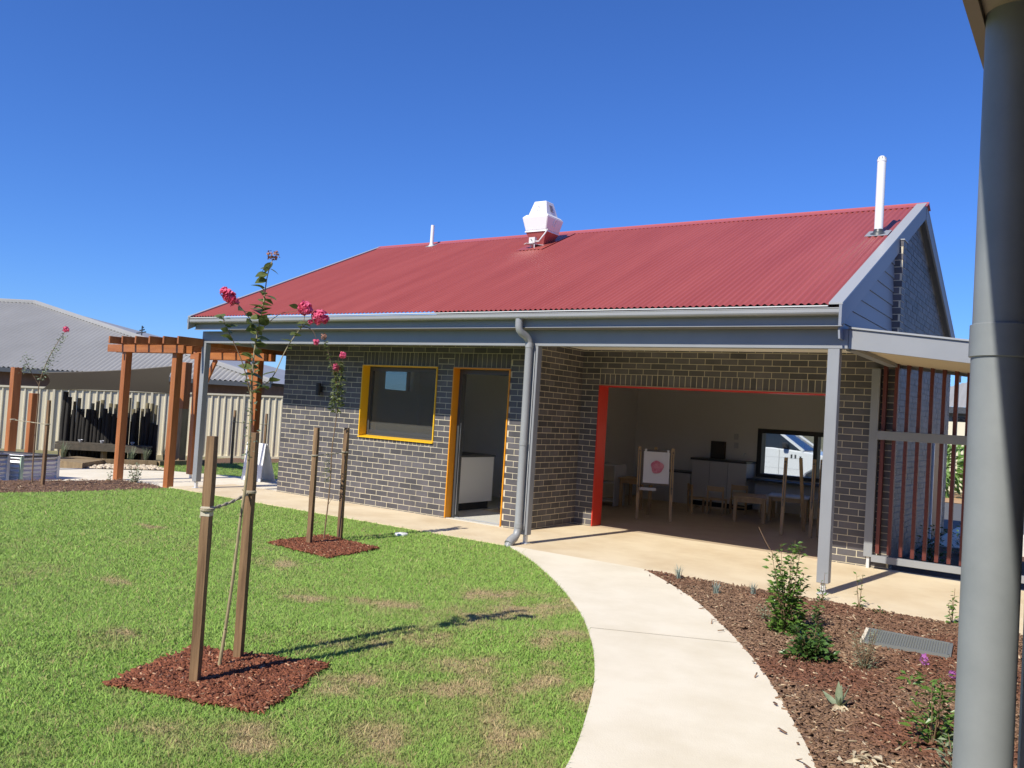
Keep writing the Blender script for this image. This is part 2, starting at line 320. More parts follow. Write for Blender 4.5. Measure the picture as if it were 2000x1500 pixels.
def grass_field(name, poly, holes, bbox, nrand, z0, d0, dmax, label, near=True):
    x = rng.uniform(bbox[0], bbox[2], nrand); y = rng.uniform(bbox[1], bbox[3], nrand)
    d = np.hypot(x - CAM.x, y - CAM.y)
    area = (bbox[2] - bbox[0]) * (bbox[3] - bbox[1]); base = nrand / area
    dens = np.minimum(dmax, dmax * (d0 / np.maximum(d, .1)) ** 1.55)
    rx = (x - CAM.x) * _r.x + (y - CAM.y) * _r.y; fw = (x - CAM.x) * _w.x + (y - CAM.y) * _w.y
    vis = (fw > .6) & (np.abs(rx) < fw * .80 + 1.0); dens = np.where(vis, dens, np.minimum(dens, 900))
    k = rng.uniform(0, 1, nrand) < dens / base
    x, y, d = x[k], y[k], d[k]
    k = inside(x, y, poly)
    for hq in holes: k &= ~inside(x, y, hq)
    x, y, d = x[k], y[k], d[k]; dead = deadness(x, y) if near else np.zeros(len(x))
    dead = np.clip(dead + rng.normal(0, .16, len(x)), 0, 1)
    lush = .6 * vnoise(x, y, .4, 8) + .4 * vnoise(x, y, .12, 9)
    g = (GREEN1 + (GREEN2 - GREEN1) * np.clip(lush + rng.normal(0, .22, len(x)), 0, 1)[:, None])
    col = np.where(dead[:, None] < .5, g + (OLIVE - g) * (dead * 1.6).clip(0, 1)[:, None], OLIVE + (STRAW - OLIVE) * ((dead - .5) * 2)[:, None])
    dry = rng.uniform(0, 1, len(x)) < .09; col[dry] = OLIVE + (STRAW - OLIVE) * rng.uniform(0, .9, (dry.sum(), 1)); col *= rng.uniform(.84, 1.16, len(x))[:, None]; col = np.column_stack([col, np.ones(len(x))])
    h = rng.uniform(.011, .029, len(x)) * (.75 + .7 * lush) * (1 - .45 * dead); tall = rng.uniform(0, 1, len(x)) < .02; h = np.where(tall, h * 1.8 + .008, h); col[tall, :3] *= 1.2; w = .0017 * np.clip(d / 3.2, 1, 3.2)
    n3 = d < 6.5; P = []
    for sel, three in ((n3, True), (~n3, False)):
        if sel.sum(): P.append(blades(x[sel], y[sel], np.full(sel.sum(), z0), h[sel], w[sel], col[sel], three))
    off = 0; Fs = []
    for V, Fc, c in P: Fs.append(Fc + off); off += len(V)
    o = mesh_np(name, np.concatenate([p[0] for p in P]), np.concatenate(Fs), K['grass'], attr={'col': ('FLOAT_COLOR', np.concatenate([p[2] for p in P]))})
    tag(o, label, 'grass', kind='stuff'); return o
grass_field('lawn_grass', lawn_poly, mulch_sq, (-2.0, -10.0, 10.4, -1.33), 4300000, -.014, 3.0, 40000, 'short mown lawn grass with straw coloured dead patches')
# mulch ------------------------------------------------------------
right_bed = ccw([(7.80, -1.31)] + [p for p in path_right if p[1] < -1.33] + [(13.5, -12.0), (13.5, -1.31)])
left_bed = ccw([(-1.18, -1.34), (-1.18, -2.6), (-1.30, -3.4), (-1.6, -4.4), (-2.2, -7.5), (-4.5, -7.5), (-3.35, -3.4), (-2.9, -2.2), (-2.75, -1.30), (-1.9, -1.22)])
sheet('garden_bed', right_bed, -0.02, K['soil']); sheet('garden_bed', left_bed, -0.025, K['soil'])
def chips(name, poly, bbox, n, z, label, cols, holes=(), red=None):
    x = rng.uniform(bbox[0], bbox[2], n); y = rng.uniform(bbox[1], bbox[3], n); k = inside(x, y, poly)
    for hq in holes: k &= ~inside(x, y, hq)
    d = np.hypot(x - CAM.x, y - CAM.y); k &= rng.uniform(0, 1, n) < np.clip(5.2 / d, .12, 1) ; x, y = x[k], y[k]; n = len(x)
    L = rng.uniform(.010, .030, n) * rng.uniform(.6, 1.5, n); W = rng.uniform(.0025, .007, n); H = rng.uniform(.0015, .004, n)
    a = rng.uniform(0, 2 * np.pi, n); e = rng.normal(0, .28, n); ca, sa = np.cos(a), np.sin(a)
    ux = np.stack([ca * np.cos(e), sa * np.cos(e), np.sin(e)], 1); uy = np.stack([-sa, ca, np.zeros(n)], 1); uz = np.cross(ux, uy)
    hump = .012 * vnoise(x, y, .3, 4) + .012 * vnoise(x, y, .09, 6)
    c = np.stack([x, y, z + hump + rng.uniform(-.002, .006, n)], 1)
    V = np.zeros((n, 8, 3)); i = 0
    for sz in (-1, 1):
        for sx, sy in ((-1, -1), (1, -1), (1, 1), (-1, 1)):
            V[:, i] = c + ux * (L * sx)[:, None] + uy * (W * sy)[:, None] + uz * (H * sz)[:, None]; i += 1
    T = np.array([(4, 5, 6, 7), (0, 1, 5, 4), (1, 2, 6, 5), (2, 3, 7, 6), (3, 0, 4, 7)])
    Fc = (np.arange(n)[:, None, None] * 8 + T[None]).reshape(-1, 4)
    A, B, S = [np.array(q) for q in cols]; t = rng.uniform(0, 1, n)[:, None]; col = A + (B - A) * t
    if red is not None:
        rr = np.clip((vnoise(x, y, .8, 12) - .45) * 3, 0, 1)[:, None]; col = col * (1 - rr) + np.array(red) * (.7 + .6 * t) * rr
    pale = rng.uniform(0, 1, n) < .045; col[pale] = S * rng.uniform(.6, 1.1, (pale.sum(), 1))
    o = mesh_np(name, V.reshape(-1, 3), Fc, K['mulch'], attr={'col': ('FLOAT_COLOR', np.repeat(np.column_stack([col, np.ones(n)]), 8, 0))})
    return tag(o, label, 'mulch', kind='stuff')
# a little mulch kicked on to the concrete edge
GRATE = [(10.44, -2.81), (10.38, -2.32), (11.02, -2.32), (11.06, -2.75)]
BRN = ((.135, .076, .048), (.31, .195, .122), (.56, .43, .28)); RED = ((.13, .045, .025), (.29, .105, .055), (.55, .33, .20))
chips('bark_mulch', right_bed, (7.7, -9.5, 12.6, -1.3), 120000, -.012, 'brown bark mulch covering the bed between the curved path and the slab', BRN, red=(.185, .085, .052), holes=[GRATE])
chips('bark_mulch', left_bed, (-4.6, -7.5, -1.1, -1.2), 16000, -.018, 'brown bark mulch in the narrow bed at the far left of the lawn', BRN)
band = [(p[0] - .09, p[1] - .05) for p in prr]; band = ccw(prr[1:] + band[::-1][:-1])
chips('spilled_mulch', band, (7.6, -8, 11.6, -1.35), 1100, .002, 'stray bark chips scattered along the right edge of the path', BRN)
for s, lb_ in zip(mulch_sq, ('red bark mulch square around the near staked sapling', 'red bark mulch square around the staked sapling by the brick wall')):
    xs = [p[0] for p in s]; ys = [p[1] for p in s]; n = len(s)
    ed = []                                    # ragged edge
    for i in range(n):
        p = Vector(s[i]); q = Vector(s[(i + 1) % n])
        for j in range(12): ed.append(tuple(p.lerp(q, j / 12) + Vector((random.uniform(-.018, .018), random.uniform(-.018, .018)))))
    sheet('mulch_patch', ccw(ed), -.010, mat('red mulch soil', (.11, .04, .022), .95, (.17, .065, .038), 20, bump=.6, bscale=60))
    chips('red_mulch', ed, (min(xs), min(ys), max(xs), max(ys)), 22000 if s is mulch_sq[0] else 14000, -.004, lb_, RED)
# left zone paving, second lawn, pebbles -----------------------------
sheet('side_path', ccw([(-1.26, -1.34), (-1.9, -1.21), (-2.75, -1.29), (-3.0, -2.2), (-3.3, -3.3), (-4.2, -6.5), (-6.5, -6.5), (-5.6, -1.1), (-4.95, -.1), (-4.4, .8), (-2.2, 1.85), (-.3, 2.4), (-.3, .06), (-1.26, .06)]), -.06, K['path'], thick=.05)
lawn2 = ccw([(-4.4, .82), (-2.2, 1.87), (-.4, 2.5), (-.4, 9.0), (-5.6, 6.5), (-6.0, 3.3), (-5.5, 1.1)])
sheet('side_lawn', lawn2, -.075, mat('side lawn soil', (.07, .12, .03), .95, (.10, .15, .04), 9))
grass_field('side_grass', lawn2, [], (-6.1, .7, -.3, 9.0), 60000, -.07, 3.0, 30000, 'strip of green lawn grass between the side path and the cream fence', near=False)
fb_ = MB(); fin = [(-4.2, -8.0, -.085), (-6.5, -6.5, -.085), (-5.6, -1.1, -.085), (-4.95, -.1, -.085), (-4.4, .82, -.085), (-5.5, 1.1, -.085), (-6.0, 3.3, -.085), (-5.6, 6.5, -.085), (-.4, 9.0, -.085)]
fout = [(-16.5, -8.0, -.42), (-15.0, -4.3, -.37), (-12.2, -.6, -.29), (-11.6, .2, -.275), (-11.0, 1.0, -.25), (-10.2, 2.1, -.22), (-9.0, 3.7, -.16), (-7.5, 5.7, -.10), (-4.0, 10.6, -.09)]
fb_.add(fin + fout, [(i, i + 1, 9 + i + 1, 9 + i) for i in range(8)]); fb_.build('fence_bed', K['soil'])['kind'] = 'structure'
# back yard seen through the window and the screen
sheet('driveway', [(-8, 8.6), (14, 8.6), (14, 16.2), (-8, 16.2)], -.10, K['asphalt'])
sheet('back_path', [(9.75, 5.02), (14, 5.02), (14, 8.5), (9.75, 8.5)], -.03, K['path'], thick=.06)
sheet('back_bed', [(9.75, 1.42), (14, 1.42), (14, 5.0), (9.75, 5.0)], -.04, K['soil'])
sheet('verge', [(0, 16.3), (20, 16.3), (20, 21), (0, 21)], -.095, mat('orange dirt', (.42, .25, .12), .95, (.50, .31, .16), 2))
# ================================================================ MAIN BUILDING
YB = 1.364; XR = 5.31; TAN = .4614
def roofz(y): return 2.955 + (y + 1.30) * TAN if y <= 3.17 else 5.017 - (y - 3.17) * TAN
bld = thing('brick_building', 'dark brick building with red corrugated roof and open veranda', 'building', (4.4, 3.0, 0))
WX0, WX1, WZ0, WZ1 = 1.92, 3.525, 1.12, 2.29
DX0, DX1, DZ1 = 3.84, 4.896, 2.29
OX0, OX1, OZ1 = 5.624, 9.02, 2.16
# ---- wall cores (mortar bed shows in the joints; the bricks stand 5 mm proud)
g = .0022
def core(name, boxes):
    mb = MB()
    for b in boxes: mb.box(*b)
    return mb.build(name, K['mortar'], bld)
wallA = core('front_wall', [(.006, g, -.1, WX0, .11, 2.80), (WX0, g, -.1, WX1, .11, WZ0), (WX0, g, WZ1, WX1, .11, 2.80), (WX1, g, -.1, DX0, .11, 2.80), (DX0, g, DZ1, DX1, .11, 2.80), (DX1, g, -.1, XR - g, .11, 2.80)])
wallR = core('return_wall', [(XR - .11, .112, -.1, XR - g, YB + .11, 2.80)])
wallB = core('recess_wall', [(XR - g + .001, YB + g, -.1, OX0, YB + .11, 2.86), (OX0, YB + g, OZ1, OX1, YB + .11, 2.86), (OX1, YB + g, -.1, 9.842, YB + .11, 2.86)])
nib = core('blade_wall', [(9.50, YB + g + .001, 2.862, 9.842, YB + .22, 4.135), (9.50, YB + .112, -.1, 9.842, YB + .22, 2.861)])
mbg = MB(); mbg.prism([(9.69, YB + .23, -.1), (9.69, 7.1, -.1), (9.69, 7.1, roofz(7.1) - .16), (9.69, 3.17, roofz(3.17) - .16), (9.69, YB + .23, roofz(YB + .23) - .16)], (-.1, 0, 0))
wallG = mbg.build('gable_wall', K['mortarshade'], bld)
# ---- bricks: list of (wall, u0, u1, z0, z1, frame); frame = (origin, u axis, normal)
BR = []
fA = (Vector((0, 0, 0)), Vector((1, 0, 0)), Vector((0, -1, 0)))
fB = (Vector((0, YB, 0)), Vector((1, 0, 0)), Vector((0, -1, 0)))
fR = (Vector((XR, 0, 0)), Vector((0, 1, 0)), Vector((1, 0, 0)))
fG = (Vector((9.695, 0, 0)), Vector((0, 1, 0)), Vector((1, 0, 0)))
fN = (Vector((9.847, 0, 0)), Vector((0, 1, 0)), Vector((1, 0, 0)))
def course(wall, fr, u0, u1, zb, zt, off, holes, top=None):
    k = 0 if zb <= -.05 else 0
    for k in range(-1, 60):
        za = .02 + .086 * k; zc = za + .076
        if zc < zb or za > zt: continue
        za = max(za, zb); zc = min(zc, zt)
        if zc - za < .012: continue
        s = off[k % 2]; n0 = int(math.floor((u0 - s) / .24)) - 1
        for i in range(n0, n0 + int((u1 - u0) / .24) + 4):
            a = max(s + .24 * i + .005, u0); b = min(s + .24 * (i + 1) - .005, u1)
            segs = [(a, b)]
            for (h0, h1, hz0, hz1) in holes:
                if zc <= hz0 + .01 or za >= hz1 - .01: continue
                ns = []
                for (p, q) in segs:
                    if q <= h0 or p >= h1: ns.append((p, q)); continue
                    if p < h0: ns.append((p, h0 - .003))
                    if q > h1: ns.append((h1 + .003, q))
                segs = ns
            for p, q in segs:
                if q - p < .025: continue
                if top and zc > top((p + q) / 2): continue
                BR.append((wall, p, q, za, zc, fr))
SOLD = [(WX0, WX1, WZ1, 2.504, fA, wallA, 19), (DX0, DX1, DZ1, 2.504, fA, wallA, 12), (OX0, OX1, 2.166, 2.334, fB, wallB, 39)]
course(wallA, fA, 0, XR, -.1, 2.78, (0.0, .12), [(WX0, WX1, 1.046, 2.509), (DX0, DX1, -.2, 2.509)])
course(wallB, fB, XR + .001, 9.847, -.1, 2.85, (5.383 + .12, 5.383), [(OX0, OX1, -.2, 2.339)])
course(wallR, fR, .012, YB, -.1, 2.78, (.06, .18), [])
course(nib, fB, 9.50, 9.847, 2.86, 4.13, (5.383 + .12, 5.383), [])
course(nib, fN, YB + .006, YB + .22, -.1, 4.13, (YB - .12, YB), [])
course(wallG, fG, YB + .23, 7.1, -.1, 4.9, (YB, YB + .12), [(5.45, 6.55, -.2, 1.66)], top=lambda y: roofz(y) - .2)
for x0, x1, za, zc, fr, wl, n in SOLD:
    pw = (x1 - x0) / n
    for i in range(n): BR.append((wl, x0 + pw * i + .005, x0 + pw * (i + 1) - .005, za + .008, zc, fr))
pw = (WX1 - WX0) / 19
for i in range(19): BR.append((wallA, WX0 + pw * i + .005, WX0 + pw * (i + 1) - .005, 1.053, 1.112, fA))
def bscore(b):
    wl, u0, u1, z0, z1, (o, u, n) = b; c = o + u * ((u0 + u1) / 2); c.z = (z0 + z1) / 2; d = CAM - c
    fw = -d.dot(_w); x = -d.dot(_r) / fw
    if abs(x) > .64 or (wl is wallA and z1 > 2.60) or (z1 > 2.80) or wl is wallG: return 0
    if wl is wallB and 8.78 < c.x < 9.12 or wl is wallB and c.x > 9.56: return 0
    return (u1 - u0) * (z1 - z0) * abs(d.normalized().dot(n)) / d.length_squared
BR.sort(key=bscore, reverse=True)
cache = {}
def brick_mesh(L, H, ti):
    key = (round(L, 3), round(H, 3), ti)
    if key not in cache:
        mb = MB(); mb.box(-L / 2, -.001, -H / 2, L / 2, .055, H / 2, ti / 5)     # local y = into the wall
        me = bpy.data.meshes.new('brick'); me.from_pydata(mb.v, [], mb.f); me.update()
        a = me.attributes.new('tint', 'FLOAT', 'POINT'); a.data.foreach_set('value', mb.t); me.materials.append(K['brick']); cache[key] = me
    return cache[key]
rest = MB()
for i, (wl, u0, u1, z0, z1, (o, u, n)) in enumerate(BR):
    ti = random.choice((0, 1, 2, 2, 3, 3, 4, 5)); j = random.uniform(-.0015, .0015); tlt = random.uniform(-.004, .004)
    c = o + u * ((u0 + u1) / 2) + n * j; c.z = (z0 + z1) / 2
    if i < 300:
        ob = bpy.data.objects.new('brick', brick_mesh(u1 - u0, z1 - z0, ti)); COL.objects.link(ob); ob.parent = wl; ob.location = c - wloc(wl)
        ob.rotation_euler = (0, 0, math.atan2(u.y, u.x) + tlt)
    else:
        b = -n; p0 = o + u * u0 + n * j; p1 = o + u * u1 + n * j; D = b * .055
        q = [p0, p1, p1 + D, p0 + D]
        rest.add([(p.x, p.y, z0) for p in q] + [(p.x, p.y, z1) for p in q], [(0, 3, 2, 1), (4, 5, 6, 7), (0, 1, 5, 4), (1, 2, 6, 5), (3, 0, 4, 7)], ti / 5)
rb = rest.build('brickwork', K['brick'], bld, tint=True); rb['kind'] = 'stuff'
# ---- outer and inner shells
def part(name, m, boxes, parent=None, bevel=0, smooth=False):
    mb = MB()
    for b in boxes: mb.box(*b)
    return mb.build(name, m, parent or bld, smooth, bevel)
part('side_wall', K['brick'], [(.004, .112, -.1, .11, 2.36, 2.80), (.004, 3.22, -.1, .11, 7.1, 2.80), (.004, 2.36, -.1, .11, 3.22, 1.96), (.004, 2.36, 2.40, .11, 3.22, 2.80)])
part('side_window', K['clear'], [(.05, 2.36, 1.96, .058, 3.22, 2.40)])
P_ = .002
part('inner_wall', K['plaster'], [  # room behind the small window and door
    (.112, .12, 0, WX0 - .03, .24, 2.7), (WX0 - .03, .12, 0, WX1 + .03, .24, WZ0 - .03), (WX0 - .03, .12, WZ1 + .03, WX1 + .03, .24, 2.7), (WX1 + .03, .12, 0, DX0 - .03, .24, 2.7), (DX0 - .03, .12, DZ1 + .03, DX1 + .03, .24, 2.7), (DX1 + .03, .12, 0, XR - .115, .24, 2.7),
    (.113, .242, 0, .22, 2.36, 2.7), (.113, 3.22, 0, .22, 7.0, 2.7), (.113, 2.36, 0, .22, 3.22, 1.96), (.113, 2.36, 2.40, .22, 3.22, 2.7),
    (.222, 3.40, 0, 3.398, 3.50, 2.7), (3.40, 2.2, 0, 3.50, 6.98, 2.7), (3.502, 2.2, 0, XR - .12, 2.3, 2.7), (XR - .20, .242, 0, XR - .115, 2.198, 2.7),
    (XR - .113, YB + .115, 0, OX0 - .02, YB + .24, 2.7), (OX0 - .02, YB + .115, OZ1 + .02, OX1 + .02, YB + .24, 2.7), (OX1 + .02, YB + .115, 0, 9.49, YB + .24, 2.7), (9.38, YB + .242, 0, 9.49, 6.98, 2.7)])
BWX0, BWX1, BWZ0, BWZ1 = 6.25, 8.75, .66, 1.64
part('back_wall', K['plaster'], [(.1, 6.99, -.1, BWX0, 7.2, 2.78), (BWX1, 6.99, -.1, 9.585, 7.2, 2.78), (BWX0, 6.99, -.1, BWX1, 7.2, BWZ0), (BWX0, 6.99, BWZ1, BWX1, 7.2, 2.78)])
part('ceiling', K['plaster'], [(.12, .13, 2.702, 9.48, 6.98, 2.74)])
part('room_floor', K['floor'], [(3.5, YB + .02, -.1, 9.48, 6.98, -.002)])
part('lobby_floor', K['tile'], [(.12, .06, -.1, XR - .12, YB, .001), (.12, YB, -.1, 3.49, 6.98, .0005)])
part('step_threshold', K['tile'], [(DX0 + .03, -.01, -.05, DX1 - .03, .06, .006)])
bw = part('back_window', K['black'], [(BWX0, 6.96, BWZ0, BWX0 + .09, 7.22, BWZ1), (BWX1 - .09, 6.96, BWZ0, BWX1, 7.22, BWZ1), (BWX0 + .09, 6.96, BWZ0, BWX1 - .09, 7.22, BWZ0 + .075), (BWX0 + .09, 6.96, BWZ1 - .09, BWX1 - .09, 7.22, BWZ1), (7.36, 6.97, BWZ0 + .075, 7.44, 7.21, BWZ1 - .09)])
part('pane', K['clear'], [(BWX0 + .09, 7.1, BWZ0 + .075, 7.36, 7.108, BWZ1 - .09)], bw); part('pane', K['clear'], [(7.44, 7.1, BWZ0 + .075, BWX1 - .09, 7.108, BWZ1 - .09)], bw)
# ---- yellow window
wf = part('window', K['dark'], [(WX0 + .02, .15, WZ0 + .02, WX0 + .075, .21, WZ1 - .02), (WX1 - .06, .15, WZ0 + .02, WX1 - .02, .21, WZ1 - .02), (WX0 + .075, .15, WZ1 - .085, WX1 - .06, .21, WZ1 - .02), (WX0 + .075, .145, WZ0 + .02, WX1 - .06, .21, WZ0 + .055), (WX0 + .075, .155, WZ0 + .057, WX1 - .06, .21, WZ0 + .11)])
part('pane', K['glass'], [(WX0 + .075, .178, WZ0 + .11, WX1 - .06, .186, WZ1 - .085)], wf)
yf = part('window_surround', K['yellow'], [(WX0 + .001, -.018, WZ0 + .016, WX0 + .018, .20, WZ1 - .016), (WX1 - .018, -.018, WZ0 + .016, WX1 - .001, .20, WZ1 - .016), (WX0 + .001, -.018, WZ1 - .015, WX1 - .001, .20, WZ1 - .001)])
mb = MB(); mb.prism([(WX0 + .0005, -.03, WZ0 - .002), (WX0 + .0005, .15, WZ0 + .02), (WX0 + .0005, .15, WZ0 - .004), (WX0 + .0005, -.03, WZ0 - .018)], (WX1 - WX0 - .001, 0, 0)); mb.build('sill', K['yellow'], yf)
# ---- orange door
df = part('door_surround', K['orange'], [(DX0 + .001, -.018, 0.008, DX0 + .018, .20, DZ1 - .016), (DX1 - .018, -.018, 0.008, DX1 - .001, .20, DZ1 - .016), (DX0 + .001, -.018, DZ1 - .015, DX1 - .001, .20, DZ1 - .001)])
sd_ = part('sliding_door', K['dark'], [(DX0 + .019, .13, .008, DX0 + .07, .20, DZ1 - .02), (DX0 + .02, .215, .01, DX0 + .06, .25, DZ1 - .03), (DX0 + .07, .14, DZ1 - .09, DX1 - .02, .20, DZ1 - .017)])
part('track', K['zinc'], [(DX0 + .072, .15, .007, DX1 - .02, .19, .012)], sd_)
part('edge_strip', K['zinc'], [(DX0 + .0705, .16, .05, DX0 + .074, .17, 1.45)], sd_)
# ---- red opening
rf = part('opening_surround', K['red'], [(OX0 + .001, YB - .025, .004, OX0 + .018, YB + .26, OZ1 - .002), (OX1 - .018, YB - .025, .004, OX1 - .001, YB + .26, OZ1 - .002), (OX0 + .018, YB - .025, OZ1 - .018, OX1 - .018, YB + .26, OZ1 - .002)])
# ---- veranda ceiling, beam, fascia, gutter
part('veranda_soffit', K['soffit'], [(-.95, -1.19, 2.80, 9.74, YB, 2.815), (-.95, YB, 2.80, .0, 7.5, 2.815)])
bm = part('veranda_beam', K['grey'], [(-1.0, -1.03, 2.53, 9.80, -.93, 2.735), (-1.0, -.925, 2.55, -.90, 7.0, 2.73)], bevel=.004)
part('fascia', K['grey'], [(-.975, -1.20, 2.744, 9.79, -1.175, 2.935), (-.975, -1.215, 2.744, 9.79, -1.2005, 2.752)])
gp = [(-1.195, 2.925), (-1.195, 2.853), (-1.215, 2.85), (-1.30, 2.85), (-1.322, 2.857), (-1.332, 2.872), (-1.333, 2.905), (-1.338, 2.912), (-1.334, 2.918), (-1.326, 2.916), (-1.324, 2.875), (-1.30, 2.858), (-1.21, 2.858), (-1.203, 2.925)]
mb = MB(); mb.prism([(-1.02, y, z) for y, z in gp], (10.80, 0, 0)); gut = mb.build('gutter', K['gutter'], bld)
part('stop_end', K['gutter'], [(-1.024, -1.336, 2.85, -1.021, -1.2, 2.918), (9.781, -1.336, 2.85, 9.784, -1.2, 2.918)], gut)
part('eave_trim', K['trim'], [(-.98, -1.335, 2.930, 9.66, -1.29, 2.942)])
# ---- roof: corrugated steel
def corrugated(name, O, U, Lu, S, Ls, pitch, amp, m, parent, smin=None, smax=None, seg=6, rows=2):
    O, U, S = Vector(O), Vector(U).normalized(), Vector(S).normalized(); N = U.cross(S).normalized()
    n = int(Lu / pitch * seg) + 1; V = []
    for r in range(rows + 1):
        for i in range(n + 1):
            u = Lu * i / n; s1 = smax(u) if smax else Ls; s0 = smin(u) if smin else 0.0
            s = s0 + (s1 - s0) * r / rows; V.append(O + U * u + S * s + N * (amp * math.sin(2 * math.pi * u / pitch)))
    F_ = [(r * (n + 1) + i, r * (n + 1) + i + 1, (r + 1) * (n + 1) + i + 1, (r + 1) * (n + 1) + i) for r in range(rows) for i in range(n)]
    mb = MB(); mb.add(V, F_); return mb.build(name, m, parent, smooth=True)
Ls = math.hypot(4.43, 4.43 * TAN)
roof = corrugated('roof', (-.97, -1.30, 2.962), (1, 0, 0), 10.74, (0, 1, TAN), Ls, .076, .0105, K['roof'], bld, seg=8)
corrugated('back_slope', (9.77, 7.64, 2.955), (-1, 0, 0), 10.74, (0, -1, TAN), Ls, .076, .0085, K['roof'], roof)
mb = MB()
a = 1 / math.hypot(1, TAN); uy, uz = a, TAN * a
prof = [(3.17 - uy * .17, 5.036 - uz * .17), (3.17 - uy * .03, 5.042 - uz * .03), (3.17 - .012, 5.052), (3.17 + .012, 5.052), (3.17 + uy * .03, 5.042 - uz * .03), (3.17 + uy * .17, 5.036 - uz * .17), (3.17 + uy * .165, 5.026 - uz * .165), (3.17, 5.032), (3.17 - uy * .165, 5.026 - uz * .165)]
mb.prism([(-1.0, y, z) for y, z in prof], (10.83, 0, 0)); mb.build('ridge_cap', K['ridge'], roof)
for sx, x0, x1 in ((1, 9.67, 9.805), (-1, -1.005, -.93)):
    for nm, ya, yb_ in (('front', -1.345, 3.155), ('back', 7.66, 3.185)):
        mb = MB(); zt = .032; P = [(x0, ya, roofz(-1.345) + zt), (x1, ya, roofz(-1.345) + zt), (x1, yb_, roofz(3.155) + zt), (x0, yb_, roofz(3.155) + zt)]
        mb.prism(P, (0, 0, -.018)); mb.build('barge_capping', K['barge'], bld)
        xf = 9.80 if sx > 0 else -1.0; dp = .215; xb = xf - .028 * sx
        mb = MB(); P = [(xf, ya, roofz(-1.345) + .012), (xf, yb_, roofz(3.155) + .012), (xf, yb_, roofz(3.155) + .012 - dp), (xf, ya, roofz(-1.345) + .012 - dp)]
        mb.prism(P, (xb - xf, 0, 0)); mb.build('barge_board', K['board'] if sx > 0 else K['grey'], bld)
for ya, yb_ in ((YB + .24, 3.16), (7.55, 3.18)):
    mb = MB(); mb.prism([(9.60, ya, roofz(ya) - .06), (9.60, yb_, roofz(yb_) - .06), (9.771, yb_, roofz(yb_) - .06), (9.771, ya, roofz(ya) - .06)], (0, 0, -.012)); mb.build('verge_soffit', K['board'], bld)
# ---- weatherboards of the veranda gable
for i in range(9):
    z0 = 2.62 + .172 * i; z1 = z0 + .168
    yl = lambda z: -1.30 + (z + .12 - 2.955) / TAN
    a0 = max(-1.18, yl(z0)); a1 = max(-1.18, yl(z1))
    if a0 > YB - .05: break
    pts = [(9.757, a0, z0), (9.757, YB - .002, z0), (9.745, YB - .002, z1), (9.745, min(a1, YB - .004), z1)]
    mb = MB(); mb.prism(pts, (-.02, 0, 0)); mb.build('weatherboard', K['board'], bld)
part('blade_capping', K['barge'], [(9.49, YB - .012, 4.137, 9.86, YB + .23, 4.152)])
# ---- posts
for x, w in ((-.945, .115), (5.965, .10), (9.662, .118)):
    p = part('veranda_post', K['grey'], [(x - w / 2, -1.03 + .001, .115, x + w / 2, -.925, 2.529)], bevel=.004)
    part('post_bracket', K['zinc'], [(x - .022, -1.0, .0, x + .022, -.955, .114), (x - .05, -1.025, .002, x + .05, -.93, .01)], p)
# ---- downpipe
px, py = 5.925, -1.10
pts = [(5.865, -1.275, 2.852), (5.865, -1.275, 2.76), (5.870, -1.268, 2.715), (5.885, -1.225, 2.675), (5.905, -1.165, 2.645), (5.920, -1.115, 2.60), (px, py, 2.55), (px, py, .20), (px, py - .02, .13), (px, py - .07, .075), (px, py - .14, .045), (px, py - .20, .0), (px, py - .21, -.08)]
mb = MB(); mb.tube(pts, .048, 16); dp_ = mb.build('downpipe', K['gutter'], bld, smooth=True)
for z in (.205, 1.25, 2.50):
    mb = MB(); mb.lathe((px, py, z), [(.0485, 0), (.0525, .002), (.0525, .06), (.0485, .062)], 18); mb.build('collar', K['gutter'], dp_, smooth=True)
mb = MB(); mb.tube([(px, py - .075, .085), (px, py - .15, .055), (px, py - .195, .02)], .056, 16); mb.build('elbow', K['gutter'], dp_, smooth=True)
mb = MB(); mb.tube([(5.98, -1.045, 2.46), (5.98, -1.045, 1.2), (5.978, -1.046, .18)], .006, 6); mb.build('conduit', K['trim'], dp_)
# ---- brown door in the gable wall
dg = part('side_door', mat('brown timber door', (.17, .075, .03), .5, (.22, .10, .04), 8), [(9.693, 5.5, 0, 9.71, 6.5, 1.62)])
part('door_frame', K['trim'], [(9.694, 5.45, 0, 9.72, 5.498, 1.66), (9.694, 6.502, 0, 9.72, 6.55, 1.66), (9.694, 5.498, 1.622, 9.72, 6.502, 1.66)], dg)
# ================================================================ SIDE CANOPY AND SCREEN
cp = thing('link_canopy', 'pale grey sloping link canopy with cream soffit beside the gable', 'canopy', (10.8, 0, 0))
sl = -.1155
def cz(x): return 2.735 + (x - 9.805) * sl
def slab_(x0, x1, y0, y1, dz0, dz1):
    mb = MB(); mb.prism([(x0, y0, cz(x0) + dz0), (x1, y0, cz(x1) + dz0), (x1, y0, cz(x1) + dz1), (x0, y0, cz(x0) + dz1)], (0, y1 - y0, 0)); return mb
slab_(9.805, 13.0, -1.03, -.99, -.203, 0).build('fascia', K['grey'], cp)
slab_(9.805, 13.0, -.985, 1.6, -.165, -.15).build('soffit', K['ceil'], cp)
slab_(9.80, 13.0, -1.05, 1.65, .002, .02).build('roof_sheet', K['barge'], cp)
slab_(9.805, 13.0, 1.55, 1.60, -.2, 0).build('rear_fascia', K['grey'], cp)
part('edge_beam', K['grey'], [(9.76, -.92, 2.52, 9.86, 1.30, 2.60)], cp)
for x in (12.6,): part('post', K['grey'], [(x - .05, -1.0, .0, x + .05, -.9, cz(x) - .21)], cp)
scn = thing('slatted_screen', 'screen of dark red vertical slats in a grey steel frame', 'screen', (10.3, 1.25, 0))
part('post', K['grey'], [(9.568, 1.25, .14, 9.67, 1.345, 2.50)], scn, .004)
